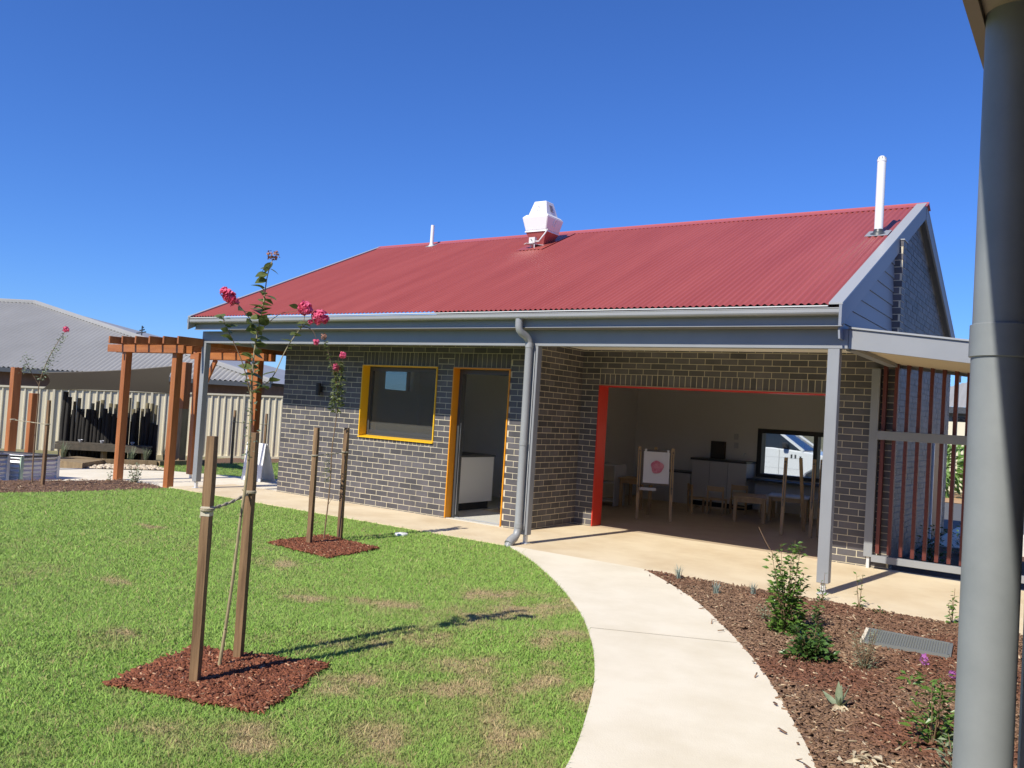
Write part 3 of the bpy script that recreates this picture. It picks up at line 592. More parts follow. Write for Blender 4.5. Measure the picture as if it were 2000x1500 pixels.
part('foot', K['zinc'], [(9.60, 1.28, 0, 9.635, 1.31, .14)], scn)
part('post', K['grey'], [(11.75, 1.25, .0, 11.85, 1.345, 2.3)], scn, .004)
part('rail', K['grey'], [(9.671, 1.20, .092, 11.749, 1.262, .175)], scn, .003)
part('rail', K['grey'], [(9.671, 1.205, 1.61, 11.749, 1.262, 1.72)], scn, .003)
K['slat'] = mat('dark red timber', (.10, .019, .014), .5, (.14, .03, .02), 8, stretch=(1, 1, .1))
mbs = MB(); mbs.box(-.021, 0, .1765, .021, .07, 2.39)
sx_ = 9.725
for i in range(15):
    if i == 0: so_ = mbs.build('slat', K['slat'], scn); so_.location = Vector((sx_, 1.264, 0)); so_.data.transform(Matrix.Translation(wloc(scn))); so_.location -= wloc(scn); so_.scale.z = (cz(sx_) - .155) / 2.39; so0 = so_
    else:
        so_ = so0.copy(); COL.objects.link(so_); so_.location = Vector((sx_ + .133 * i, 1.264, 0)) - wloc(scn); so_.scale.z = (cz(sx_ + .133 * i) - .155) / 2.39
# ================================================================ ON THE ROOF
def frustum(mb, c, z0, w0, d0, z1, w1, d1):
    x, y = c
    mb.add([(x - w0, y - d0, z0), (x + w0, y - d0, z0), (x + w0, y + d0, z0), (x - w0, y + d0, z0), (x - w1, y - d1, z1), (x + w1, y - d1, z1), (x + w1, y + d1, z1), (x - w1, y + d1, z1)],
           [(0, 3, 2, 1), (4, 5, 6, 7), (0, 1, 5, 4), (1, 2, 6, 5), (2, 3, 7, 6), (3, 0, 4, 7)]); return mb
fc = (3.74, 2.36)
fan = thing('roof_exhaust_fan', 'white faceted exhaust fan with red base near the roof ridge', 'exhaust fan', (3.74, 2.36, 4.6))
frustum(MB(), fc, 4.86, .215, .215, 5.095, .268, .268).build('housing', K['white'], fan, bevel=.012)
frustum(MB(), fc, 5.096, .265, .265, 5.145, .215, .215).build('shoulder', K['white'], fan, bevel=.01)
hd = frustum(MB(), fc, 5.146, .19, .19, 5.395, .122, .122).build('hood', K['white'], fan, bevel=.01)
frustum(MB(), fc, 4.835, .222, .222, 4.859, .218, .218).build('skirt', K['white'], fan)
frustum(MB(), fc, 4.60, .10, .10, 4.834, .208, .208).build('base_cone', K['ridge'], fan)
mb = MB(); mb.box(3.63, 2.25, 4.52, 3.85, 2.47, 4.60); mb.build('upstand', K['ridge'], fan)
for i in range(5):
    z = 5.22 + .026 * i; xw = 3.74 + .19 - (z - 5.146) * .273
    mb = MB(); mb.bar((xw + .006, 2.31, z), (xw + .006, 2.41, z), .010, .008); mb.build('louvre', K['grate'], hd)
    yw = 2.36 - .19 + (z - 5.146) * .273
    mb = MB(); mb.bar((3.70, yw - .004, z), (3.78, yw - .004, z), .008, .006); mb.build('louvre', K['trim'], hd)
mb = MB()   # emblem on the shaded side
def side(y, z): return (3.74 + .215 + (z - 4.86) * .2255 + .005, y, z)
mb.tube([side(2.42, 5.05), side(2.36, 5.06), side(2.33, 5.04), side(2.31, 4.96), side(2.34, 4.94), side(2.37, 4.96), side(2.40, 5.05), side(2.44, 5.05)], .006, 5); mb.build('emblem', mat('pale emblem', (.85, .85, .85), .4), fan)
mb = MB(); mb.box(3.67, 2.06, 4.62, 3.79, 2.13, 4.72); ib = mb.build('isolator_box', K['offwhite'], fan)
mb = MB(); mb.bar((3.71, 2.058, 4.69), (3.74, 2.058, 4.65), .01, .01); mb.build('switch', K['dark'], ib)
mb = MB(); mb.tube([(3.79, 2.09, 4.65), (3.87, 2.07, 4.64), (3.92, 2.07, 4.70), (3.95, 2.12, 4.78), (3.965, 2.18, 4.87)], .013, 8); mb.build('conduit', K['offwhite'], fan, smooth=True)
mb = MB(); mb.bar((3.69, 2.09, 4.48), (3.69, 2.09, 4.62), .014, .014); mb.bar((3.77, 2.09, 4.48), (3.77, 2.09, 4.62), .014, .014); mb.bar((3.62, 2.02, 4.605), (3.84, 2.3, 4.605), .14, .01); mb.build('bracket', K['trim'], fan)
mb = MB(); n_ = Vector((0, -TAN, 1)).normalized()
mb.prism([Vector((x, y, roofz(y))) + n_ * .016 for x, y in ((3.48, 1.97), (4.02, 1.97), (4.02, 3.05), (3.48, 3.05))], n_ * .004); mb.build('flashing', K['roof'], fan)
def vent(name, lab, x, y, h, r, cap):
    t = thing(name, lab, 'vent pipe', (x, y, roofz(y)), 'white vent pipes on the red roof'); z = roofz(y)
    mb = MB(); mb.lathe((x, y, z - .05), [(r, 0), (r, h + .05)], 20); mb.build('pipe', K['white'], t, smooth=True)
    if cap:
        mb = MB(); mb.lathe((x, y, z + h - .01), [(r * 1.06, 0), (r * 1.08, .015), (r * 1.06, .03), (r * .9, .055), (r * .5, .075), (r * .1, .08)], 20); c = mb.build('cowl', K['white'], t, smooth=True)
        for k in range(10):
            a = 2 * math.pi * k / 10; mb = MB(); mb.bar((x + math.cos(a) * r * 1.06, y + math.sin(a) * r * 1.06, z + h + .018), (x + math.cos(a) * r * .85, y + math.sin(a) * r * .85, z + h + .05), .008, .004); mb.build('slot', K['black'], c)
    mb = MB(); mb.lathe((x, y, z - .03), [(r * 2.1, -.02), (r * 1.9, .035), (r * 1.25, .055), (r * 1.05, .095)], 16); mb.build('flashing', K['dark'] if cap else K['trim'], t, smooth=True)
    mb = MB(); mb.prism([Vector((x + a * r, y + b * r, roofz(y + b * r))) + n_ * .012 for a, b in ((-2.6, -2.4), (2.6, -2.4), (2.6, 2.4), (-2.6, 2.4))], n_ * .006); mb.build('flange', K['grey'], t)
vent('vent_pipe', 'tall thick white vent pipe with slotted cap by the gable', 9.50, 1.55, .965, .054, True)
vent('vent_pipe', 'short thin white vent pipe at the left end of the ridge', .685, 2.95, .43, .036, False)
# wall lamp
wl_ = thing('wall_lamp', 'black cylinder wall lamp on the dark bricks left of the window', 'lamp', (.97, 0, 1.85))
mb = MB(); mb.lathe((.97, -.075, 1.74), [(.045, 0), (.045, .21)], 18); mb.build('shade', K['black'], wl_, smooth=True)
mb = MB(); mb.box(.94, -.04, 1.80, 1.0, -.001, 1.90); mb.build('bracket', K['black'], wl_)
# ================================================================ TREES
def leaf_mesh(name, L, W, fold=.25, curl=.15):
    pts = []; n = 6
    for i in range(n + 1):
        t = i / n; w = W * math.sin(math.pi * t ** .8) * .5; z = -curl * L * t * t
        pts.append([(-w, L * t, z + fold * w), (0, L * t, z), (w, L * t, z + fold * w)])
    V = [p for r in pts for p in r]; F_ = []
    for i in range(n):
        b = i * 3; F_ += [(b, b + 1, b + 4, b + 3), (b + 1, b + 2, b + 5, b + 4)]
    me = bpy.data.meshes.new(name); me.from_pydata(V, [], F_); me.update(); me.polygons.foreach_set('use_smooth', [True] * len(F_)); return me
def rand_rot(dirv, roll=None):
    q = Vector(dirv).to_track_quat('Y', 'Z'); return (q.to_matrix() @ Matrix.Rotation(roll if roll is not None else random.uniform(-.9, .9), 3, 'Y'))
def leaf_obj(me, p, d, s, parent, roll=None):
    o = bpy.data.objects.new('leaf', me); COL.objects.link(o); o.parent = parent
    o.matrix_basis = Matrix.Translation(Vector(p) - wloc(parent)) @ (rand_rot(d, roll) * s).to_4x4(); return o
def foliage(name, items, L, W, m, parent):
    """items: list of (p, d, s); joined leaf mesh"""
    mb = MB()
    for p, d, s in items:
        R_ = rand_rot(d); p = Vector(p)
        q = [Vector((0, 0, 0)), Vector((-W * .5, L * .42, .12 * W)), Vector((0, L * .45, 0)), Vector((W * .5, L * .42, .12 * W)), Vector((0, L, -.12 * L))]
        mb.add([p + R_ @ (v * s) for v in q], [(0, 2, 1), (0, 3, 2), (1, 2, 4), (2, 3, 4)])
    return mb.build(name, m, parent)
def cluster(name, c, r, n, m, parent, petal=.014, axis=(0, 0, 1), elong=1.0):
    mb = MB(); c = Vector(c); ax = Vector(axis).normalized()
    for i in range(n):
        v = Vector((random.gauss(0, 1), random.gauss(0, 1), random.gauss(0, 1))).normalized() * random.uniform(.55, 1) * r
        v += ax * ax.dot(v) * (elong - 1); nrm = (v.normalized() + Vector((random.uniform(-.6, .6), random.uniform(-.6, .6), random.uniform(-.6, .6)))).normalized()
        a = nrm.orthogonal().normalized(); b = nrm.cross(a); t0 = random.uniform(0, 6.28); P = []
        for k in range(5):
            t = t0 + k * 1.2566; rr = petal * random.uniform(.6, 1.25); P.append(c + v + a * math.cos(t) * rr + b * math.sin(t) * rr + nrm * random.uniform(-.3, .4) * petal)
        mb.add(P, [(0, 1, 2, 3, 4)])
    return mb.build(name, m, parent)
LEAF = leaf_mesh('leaf', .075, .046); LEAF.materials.append(K['leaf'])
# ---- near sapling
t1 = thing('crepe_myrtle_sapling', 'near young crepe myrtle with pink flower heads between two tall stakes', 'tree', (7.573, -6.759, 0), 'staked crepe myrtle saplings')
tr = [(7.573, -6.759, -.02), (7.587, -6.741, .233), (7.601, -6.723, .545), (7.613, -6.708, .922), (7.621, -6.697, 1.08), (7.626, -6.691, 1.27), (7.622, -6.696, 1.587), (7.620, -6.702, 1.70)]
mb = MB(); mb.tube(tr, [.0115, .010, .0095, .009, .009, .0085, .008, .007], 8); trunk = mb.build('trunk', K['bark'], t1, smooth=True)
for i, p in enumerate(tr[1:-1]):
    mb = MB(); mb.tube([Vector(p), Vector(p) + Vector((random.uniform(-.014, .014), -.012, .012))], [.006, .003], 6); mb.build('knot', K['bark'], trunk)
brs = [  # (points, radius)
    ([(7.62, -6.702, 1.65), (7.618, -6.702, 1.905), (7.628, -6.688, 2.098), (7.64, -6.673, 2.26), (7.647, -6.665, 2.422), (7.663, -6.645, 2.535)], .006),
    ([(7.628, -6.688, 2.06), (7.60, -6.73, 2.14), (7.56, -6.78, 2.215), (7.525, -6.83, 2.27)], .004),
    ([(7.62, -6.70, 1.66), (7.585, -6.75, 1.86), (7.535, -6.81, 2.02), (7.505, -6.85, 2.11), (7.50, -6.855, 2.15)], .0038),
    ([(7.622, -6.70, 1.70), (7.69, -6.612, 1.786), (7.741, -6.551, 1.985), (7.80, -6.485, 2.13), (7.86, -6.415, 2.19)], .0042),
    ([(7.79, -6.50, 2.10), (7.80, -6.48, 2.17), (7.803, -6.479, 2.225)], .003),
    ([(7.80, -6.485, 2.13), (7.84, -6.44, 2.11), (7.856, -6.419, 2.06)], .003),
    ([(7.63, -6.688, 2.07), (7.70, -6.60, 2.19), (7.77, -6.53, 2.22), (7.785, -6.51, 2.245)], .0025)]
for pts, r in brs:
    mb = MB(); mb.tube(cr(pts, 4), [r * (1 - .6 * i / (4 * (len(pts) - 1))) for i in range(4 * (len(pts) - 1) + 1)], 6); mb.build('branch', K['bark'] if r > .0039 else K['twig'], t1, smooth=True)
def along(pts, a, b, n, spread, s0=1.0, me=LEAF, par=t1, up=.2):
    C_ = cr(pts, 8)
    for i in range(n):
        t = a + (b - a) * (i + random.random() * .6) / n; p = Vector(C_[min(len(C_) - 1, int(t * (len(C_) - 1)))]); an = random.uniform(0, 6.28)
        leaf_obj(me, p, (math.cos(an), math.sin(an), random.uniform(-.5, .5) + up), s0 * random.uniform(.7, 1.3), par)
along(brs[0][0], .05, .72, 56, 1, 1.05); along(brs[0][0], .78, .98, 7, 1, 1.0, up=-.4)
along(brs[1][0], .1, .8, 8, 1, .9); along(brs[2][0], .45, 1.0, 14, 1, .75); along(brs[3][0], .05, .35, 5, 1, 1.0); along(brs[3][0], .5, .85, 9, 1, .8); along(brs[6][0], .8, 1, 2, 1, .7)
fit = []
for i in range(110):     # small leaves crowding the crotch
    t = random.random(); p = Vector(tr[5]).lerp(Vector((7.615, -6.71, 1.92)), t) + Vector((random.gauss(0, .018), random.gauss(0, .018), 0)); an = random.uniform(0, 6.28); fit.append((p, (math.cos(an), math.sin(an), random.uniform(-.2, .9)), random.uniform(.5, 1.1)))
foliage('foliage', fit, .034, .016, K['leafgrey'], t1)
cluster('flower_head', (7.663, -6.645, 2.555), .044, 70, K['brownflower'], t1, .008, elong=.8)
cluster('flower_head', (7.517, -6.838, 2.275), .040, 150, K['pink'], t1, .015, axis=(.45, .6, -.65), elong=1.7)
cluster('flower_head', (7.803, -6.479, 2.243), .046, 130, K['pink'], t1, .015); cluster('flower_head', (7.868, -6.408, 2.195), .047, 140, K['pink'], t1, .015, axis=(1, 1, 0), elong=1.2)
cluster('flower_head', (7.83, -6.45, 2.165), .017, 26, K['pink'], t1, .009); cluster('flower_head', (7.858, -6.418, 2.035), .02, 40, K['pink'], t1, .008)
# ---- sapling by the wall
t2 = thing('crepe_myrtle_sapling', 'thin crepe myrtle sapling tied between two stakes in front of the brick wall', 'tree', (4.378, -2.942, 0), 'staked crepe myrtle saplings')
tr2 = [(4.378, -2.942, -.02), (4.392, -2.927, .398), (4.40, -2.92, .75), (4.394, -2.925, 1.072), (4.409, -2.91, 1.381), (4.418, -2.90, 1.628), (4.40, -2.92, 1.85), (4.385, -2.935, 2.03)]
mb = MB(); mb.tube(cr(tr2, 3), [.009 - .006 * i / 21 for i in range(22)], 7); mb.build('trunk', K['twig'], t2, smooth=True)
mb = MB(); mb.tube([(4.405, -2.91, 1.80), (4.425, -2.89, 1.98), (4.43, -2.885, 2.2)], [.004, .003, .002], 6); mb.build('branch', K['twig'], t2)
mb = MB(); mb.tube([(4.40, -2.92, 1.85), (4.345, -2.98, 2.1), (4.30, -3.03, 2.3), (4.27, -3.06, 2.42)], [.004, .003, .0025, .002], 6); mb.build('branch', K['twig'], t2)
mb = MB(); mb.tube([(4.393, -2.925, .42), (4.42, -2.895, .50), (4.45, -2.865, .58)], [.003, .002, .0015], 5); mb.build('branch', K['twig'], t2)
fit = []
for i in range(420):
    t = random.random(); z = 1.52 + .62 * t; p = Vector((4.408 - .01 * t, -2.912, z)); an = random.uniform(0, 6.28); rr = random.uniform(.0, .075) * (1.05 - abs(t - .45)); d = (math.cos(an), math.sin(an), random.uniform(-.6, .5))
    fit.append((p + Vector((d[0] * rr, d[1] * rr, 0)), d, random.uniform(.7, 1.3)))
for i in range(60):
    t = random.random(); p = Vector((4.37, -2.95, 1.98)).lerp(Vector((4.28, -3.05, 2.40)), t); an = random.uniform(0, 6.28); fit.append((p, (math.cos(an), math.sin(an), random.uniform(-.5, .5)), random.uniform(.6, 1.2)))
for i in range(90):
    p = Vector((4.375, -2.945, random.uniform(.68, 1.02))) + Vector((random.gauss(-.012, .022), random.gauss(0, .02), 0)); an = random.uniform(0, 6.28); fit.append((p, (math.cos(an), math.sin(an), random.uniform(-.3, .8)), random.uniform(.4, .8)))
foliage('foliage', fit, .052, .026, K['leaf'], t2)
cluster('flower_head', (4.43, -2.885, 2.225), .042, 90, K['pink'], t2, .014); cluster('flower_head', (4.385, -2.935, 2.07), .05, 80, K['pink'], t2, .013, elong=1.2); cluster('flower_head', (4.268, -3.06, 2.43), .04, 50, K['brownflower'], t2, .012)
# ---- sapling in the far left bed
t3 = thing('crepe_myrtle_sapling', 'slender sapling with one red flower head in the left garden bed', 'tree', (-2.75, -2.87, -.03), 'staked crepe myrtle saplings')
a3 = [(-2.75, -2.87, -.05), (-2.76, -2.88, .52), (-2.76, -2.875, 1.3), (-2.76, -2.87, 1.7), (-2.70, -2.75, 2.17), (-2.62, -2.59, 2.55)]
mb = MB(); mb.tube(cr(a3, 3), [.013 - .010 * i / 15 for i in range(16)], 6); mb.build('trunk', K['twig'], t3, smooth=True)
mb = MB(); mb.tube([(-2.76, -2.87, 1.6), (-2.83, -3.0, 1.85), (-2.87, -3.10, 2.05)], [.006, .004, .003], 6); mb.build('branch', K['twig'], t3)
fit = []
for i in range(230):
    t = random.random(); p = Vector((-2.76, -2.87, 1.7)).lerp(Vector((-2.63, -2.61, 2.5)), t) + Vector((random.gauss(0, .035), random.gauss(0, .035), random.gauss(0, .02))); an = random.uniform(0, 6.28); fit.append((p, (math.cos(an), math.sin(an), random.uniform(-.5, .6)), random.uniform(.6, 1.2)))
for i in range(80):
    p = Vector((-2.85, -3.05, 1.95)) + Vector((random.gauss(0, .045), random.gauss(0, .05), random.gauss(0, .09))); an = random.uniform(0, 6.28); fit.append((p, (math.cos(an), math.sin(an), random.uniform(-.5, .6)), random.uniform(.6, 1.2)))
foliage('foliage', fit, .05, .026, K['leafgrey'], t3)
cluster('flower_head', (-2.61, -2.58, 2.60), .055, 70, K['pink'], t3, .016)
# ---- stakes
def stake(lab, x, y, h, w, rot, z=0, top=0.02, m='stake'):
    mb = MB(); n = 10; Vv = []; Ff = []
    for i in range(n + 1):
        t = i / n; zz = -.08 + (h + .08) * t; j = [random.uniform(-.0022, .0022) for _ in range(8)]; k = 1 if i < n else .93
        for q, (sx, sy) in enumerate(((-1, -1), (1, -1), (1, 1), (-1, 1))): Vv.append(Vector((sx * w / 2 * k + j[q], sy * w / 2 * k + j[q + 4], zz)))
    for i in range(n):
        for q in range(4): Ff.append((i * 4 + q, i * 4 + (q + 1) % 4, (i + 1) * 4 + (q + 1) % 4, (i + 1) * 4 + q))
    Ff += [(3, 2, 1, 0), (n * 4, n * 4 + 1, n * 4 + 2, n * 4 + 3)]
    mb.add([Matrix.Rotation(rot, 3, 'Z') @ v + Vector((x, y, z)) for v in Vv], Ff)
    o = mb.build('tree_stake', K[m]); return tag(o, lab, 'stake', 'hardwood tree stakes')
stake('thick brown stake with cream strap, nearest the camera', 7.72, -7.03, 1.425, .050, .5)
stake('thick brown stake right beside the near sapling trunk', 7.528, -6.582, 1.44, .050, .45)
stake('greenish left stake of the sapling in front of the brick wall', 4.472, -3.255, 1.345, .052, .3)
stake('pale right stake of the sapling in front of the brick wall', 4.395, -2.70, 1.35, .052, .3)
stake('stake in the left garden bed right of the slender sapling', -2.34, -2.90, 1.43, .048, .3, -.05)
stake('thin stake in front of the cream fence, left of a pair', -5.83, 3.45, 1.35, .05, .3, -.08)
stake('thin orange stake in front of the cream fence, right of a pair', -5.60, 4.25, 1.30, .05, .3, -.08)
# ---- ties
def tie(lab, p0, p1, sag=.01, r=.006, wrap=.034):
    t = thing('rope_tie', lab, 'rope', p0, 'rope ties between stakes'); p0, p1 = Vector(p0), Vector(p1); P = []
    for i in range(13):
        u = i / 12; P.append(p0.lerp(p1, u) - Vector((0, 0, sag * math.sin(math.pi * u))))
    for s in (0, 1):
        mb = MB(); mb.tube([p + Vector((math.cos(i * 1.6 + s * math.pi), 0, math.sin(i * 1.6 + s * math.pi))) * r * .55 for i, p in enumerate(P)], r * .62, 6); mb.build('strand', K['rope'], t, smooth=True)
    for q in (p0, p1):
        mb = MB(); w = wrap
        for k in range(2):
            zz = q.z + .008 * k; mb.tube([(q.x + w * math.cos(a), q.y + w * math.sin(a), zz) for a in [2 * math.pi * j / 10 for j in range(11)]], r * .6, 5)
        mb.tube([(q.x - w, q.y - w * .3, q.z), (q.x - w * 1.1, q.y - w * .4, q.z - .05)], r * .5, 5); mb.build('loop', K['rope'], t, smooth=True)
    return t
tie('twisted pale rope tying the near sapling between its two stakes', (7.722, -7.032, 1.00), (7.53, -6.585, 1.06), .012, .0105, .036)
tie('rope tying the wall sapling between its two stakes', (4.472, -3.255, 1.02), (4.395, -2.70, 1.05), .0, .007, .04)
tie('thin rope tied across the slender sapling in the left bed', (-2.9, -3.19, 1.02), (-2.34, -2.90, .98), .0, .008, .04)
tie('thin rope between the pair of stakes by the fence', (-5.83, 3.45, .98), (-5.60, 4.25, .95), .02, .008, .04)
mb = MB(); w = .0265
q = [Matrix.Rotation(.5, 3, 'Z') @ Vector((sx * w, sy * w, 0)) + Vector((7.72, -7.03, .965)) for sx, sy in ((-1, -1), (1, -1), (1, 1), (-1, 1))]
mb.prism(q, (0, 0, .055)); tag(mb.build('strap', K['tape']), 'cream strap wrapped round the nearest stake', 'strap')
# ================================================================ PERGOLA
pg = thing('timber_pergola', 'orange stained timber pergola left of the veranda', 'pergola', (-2.3, -.4, -.06))
for x, y, rz in ((-3.09, -1.15, 0), (-1.58, -1.10, 0), (-2.95, .30, 0), (-1.25, .42, 0)):
    mb = MB(); mb.box(x - .065, y - .065, .02 if y > 0 else -.06, x + .065, y + .065, 2.45); p = mb.build('post', K['timber'], pg, bevel=.004)
    if y > 0:
        mb = MB(); mb.box(x - .02, y - .02, -.07, x + .02, y + .02, .02); mb.build('foot', K['zinc'], p)
for x0, x1, y in ((-3.60, -1.20, -1.235), (-3.28, -.90, .505), (-3.60, -1.20, -1.065), (-3.28, -.90, .335)):
    mb = MB(); mb.box(x0, y - .0195, 2.33, x1, y + .0195, 2.468); mb.build('beam', K['timberh'], pg, bevel=.003)
for k in range(6):
    x = -3.10 + .424 * k; mb = MB(); mb.box(x - .022, -1.52, 2.469, x + .022, .85, 2.60); mb.build('rafter', K['timber'], pg, bevel=.003)
for a, b in (((-2.95, .36, 1.55), (-2.55, .40, 2.33)), ((-1.25, .46, 1.5), (-1.60, .42, 2.33))):
    mb = MB(); mb.bar(a, b, .045, .09); mb.build('brace', K['timber'], pg)
# ================================================================ SHADE SAIL
sp = thing('shade_sail_post', 'tall weathered square post behind the pergola holding the shade sail', 'post', (-5.93, 2.06, -.08))
mb = MB(); mb.box(-6.02, 1.97, -.1, -5.84, 2.15, 1.25); mb.build('shaft', K['oldwood'], sp, bevel=.006)
mb = MB(); mb.box(-6.019, 1.971, 1.251, -5.841, 2.149, 2.35); mb.build('upper_shaft', K['timber'], sp, bevel=.006)
for lab, x, y, h in (('orange square post at the far left behind the planters', -5.4, -2.03, 1.925), ('brownish red post right of the orange post behind the planters', -6.65, -1.05, 1.425)):
    t = MB(); t.prism([(x - .075, y - .075, -.1), (x + .075, y - .075, -.1), (x + .075, y + .075, -.1), (x - .075, y + .075, -.1)], (0, 0, h + .1)); tag(t.build('shade_sail_post', K['timber'], bevel=.006), lab, 'post', 'posts near the shade sail')
c00, c10, c11, c01 = Vector((-7.4, -.50, 1.88)), Vector((-4.15, .55, 2.18)), Vector((-6.0, 1.9, 1.59)), Vector((-9.0, .27, 1.50))
V = []; N_ = 14
for j in range(N_ + 1):
    for i in range(N_ + 1):
        u, v = i / N_, j / N_; ue = .5 + (u - .5) * (1 - .10 * math.sin(math.pi * v)); ve = .5 + (v - .5) * (1 - .12 * math.sin(math.pi * u))
        V.append((c00.lerp(c10, ue)).lerp(c01.lerp(c11, ue), ve) - Vector((0, 0, .05 * math.sin(math.pi * u) * math.sin(math.pi * v))))
mb = MB(); mb.add(V, [(j * (N_ + 1) + i, j * (N_ + 1) + i + 1, (j + 1) * (N_ + 1) + i + 1, (j + 1) * (N_ + 1) + i) for j in range(N_) for i in range(N_)])
ss = mb.build('shade_sail', K['sail'], smooth=True); tag(ss, 'dark grey brown shade sail stretched behind the pergola', 'shade sail')
mb = MB(); mb.tube([V[i] for i in range(N_ + 1)], .012, 6); mb.build('hem', K['sail'], ss)
# ================================================================ FENCE
fn = thing('steel_fence', 'long cream steel panel fence behind the pergola', 'fence', (-8, 2.6, -.06))
FA = Vector((-15.23, -4.21)); FB = Vector((-4.93, 9.08)); fd = (FB - FA); FL = fd.length; fd.normalize(); fnr = Vector((fd.y, -fd.x))   # towards camera
def ftop(s): return 1.381 + .0242 * s
def fbot(s): return -.433 + .027 * s
nb_ = 7; bw_ = FL / nb_
for b in range(nb_):
    s0, s1 = b * bw_, (b + 1) * bw_; seg = []; s = s0 + .03; pit = .172
    prof_ = []; k = 0
    while s < s1 - .04:
        prof_ += [(s, 0), (s + .115, 0), (s + .13, .032), (s + .158, .032)]; s += pit; k += 1
    prof_ = [(min(a, s1 - .025), d) for a, d in prof_]
    mb = MB(); n = len(prof_); VV = []
    for a, d in prof_: p = FA + fd * a + fnr * (d - .016); VV.append((p.x, p.y, fbot(a) - .02))
    for a, d in prof_: p = FA + fd * a + fnr * (d - .016); VV.append((p.x, p.y, ftop(a) - .03))
    mb.add(VV, [(i, i + 1, n + i + 1, n + i) for i in range(n - 1)]); mb.build('panel', K['fence'], fn)
    p0 = FA + fd * (s0 + .03); p1 = FA + fd * (s1 - .03)
    mb = MB(); mb.bar((p0.x, p0.y, ftop(s0) - .02), (p1.x, p1.y, ftop(s1) - .02), .055, .05); mb.build('rail', K['fence'], fn)
    mb = MB(); mb.bar((p0.x, p0.y, fbot(s0) + .02), (p1.x, p1.y, fbot(s1) + .02), .055, .06); mb.build('rail', K['fence'], fn)
for b in range(nb_ + 1):
    p = FA + fd * (b * bw_); mb = MB(); a = fd * .028; c = fnr * .032
    mb.prism([(*(p - a - c), fbot(b * bw_) - .1), (*(p + a - c), fbot(b * bw_) - .1), (*(p + a + c), fbot(b * bw_) - .1), (*(p - a + c), fbot(b * bw_) - .1)], (0, 0, ftop(b * bw_) - fbot(b * bw_) + .11)); mb.build('post', K['fence'], fn)
# ================================================================ LOG WALL, BENCH, DECK, PLANTERS
lw = thing('log_palisade', 'play wall of uneven upright logs before the fence, front row coloured shadow dark', 'log wall', (-7.3, 1.2, -.08))
La, Lb = Vector((-8.31, .50)), Vector((-6.80, 1.92)); nl = 27
for i in range(20):
    t = (i + .5) / 20; p = La.lerp(Lb, t) + Vector((-.10, .11)); r = random.uniform(.036, .05); h = 1.12 + random.uniform(-.05, .32)
    mb = MB(); mb.tube([(p.x, p.y, -.2), (p.x + random.uniform(-.02, .02), p.y, h)], [r, r * .95], 9); mb.build('log', K['logolive'], lw, smooth=True)
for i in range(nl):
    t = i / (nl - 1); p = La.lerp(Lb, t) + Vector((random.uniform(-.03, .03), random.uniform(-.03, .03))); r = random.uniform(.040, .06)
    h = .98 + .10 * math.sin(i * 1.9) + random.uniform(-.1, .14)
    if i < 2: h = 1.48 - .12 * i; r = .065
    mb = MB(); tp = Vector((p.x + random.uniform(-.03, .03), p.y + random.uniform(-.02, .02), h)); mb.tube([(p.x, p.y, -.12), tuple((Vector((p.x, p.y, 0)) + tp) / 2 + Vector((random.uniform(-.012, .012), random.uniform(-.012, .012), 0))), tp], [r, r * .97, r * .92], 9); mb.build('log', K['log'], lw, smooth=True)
fdn = Vector((.686, -.729))
K['benchwood'] = mat('dark bench wood', (.07, .06, .045), .8, (.11, .09, .065), 10)
bn = thing('play_bench', 'low dark timber bench along the log wall', 'bench', (-7.1, 1.1, -.08))
a = La + fdn * .30; b = Lb + fdn * .30
mb = MB(); mb.bar((a.x, a.y, .29), (b.x, b.y, .28), .34, .05); mb.build('seat', K['benchwood'], bn)
mb = MB(); mb.bar((a.x + fdn.x * .16, a.y + fdn.y * .16, .20), (b.x + fdn.x * .16, b.y + fdn.y * .16, .20), .04, .12); mb.build('front_rail', K['benchwood'], bn)
for t in (.06, .5, .94):
    p = a.lerp(b, t); mb = MB(); mb.box(p.x - .05, p.y - .05, -.1, p.x + .05, p.y + .05, .262); mb.build('leg', K['oldwood'], bn)
for t, r, lab in ((.24, .055, 'left steel bowl on the low play bench'), (.47, .05, 'middle steel bowl on the low play bench'), (.80, .05, 'right steel bowl on the low play bench')):
    p = a.lerp(b, t); mb = MB(); mb.lathe((p.x, p.y, .317), [(r * .45, 0), (r * .8, .03), (r, .065), (r * .96, .065), (r * .7, .03), (r * .4, .008)], 16); tag(mb.build('bowl', K['zinc'], smooth=True), lab, 'bowl', 'bowls on the play bench')
dk = thing('timber_deck', 'small brown timber platform in front of the log wall', 'deck', (-6.3, -.1, -.08))
D0, D1, D2, D3 = Vector((-6.45, -.85)), Vector((-7.15, .25)), Vector((-6.25, .45)), Vector((-5.45, -.55))
for i in range(8):
    u0, u1 = i / 8 + .004, (i + 1) / 8 - .004; q = [D0.lerp(D1, u0), D3.lerp(D2, u0), D3.lerp(D2, u1), D0.lerp(D1, u1)]; mb = MB(); mb.prism([(*p, .005) for p in q], (0, 0, .035)); mb.build('board', K['oldwood'], dk)
mb = MB(); mb.prism([(*p, -.1) for p in (D0, D3, D2, D1)], (0, 0, .104)); mb.build('bearer', K['oldwood'], dk)
sl_ = thing('sleeper_edging', 'long timber sleeper edging behind the pebbles', 'edging', (-5.8, 1.1, -.08))
mb = MB(); mb.bar((-6.9, -.75, .0), (-5.6, 1.25, -.01), .1, .12); mb.build('sleeper', K['oldwood'], sl_); mb = MB(); mb.bar((-5.58, 1.28, -.01), (-5.75, 2.6, -.02), .1, .12); mb.build('sleeper', K['oldwood'], sl_)
V = []; Fs = []; n = 420
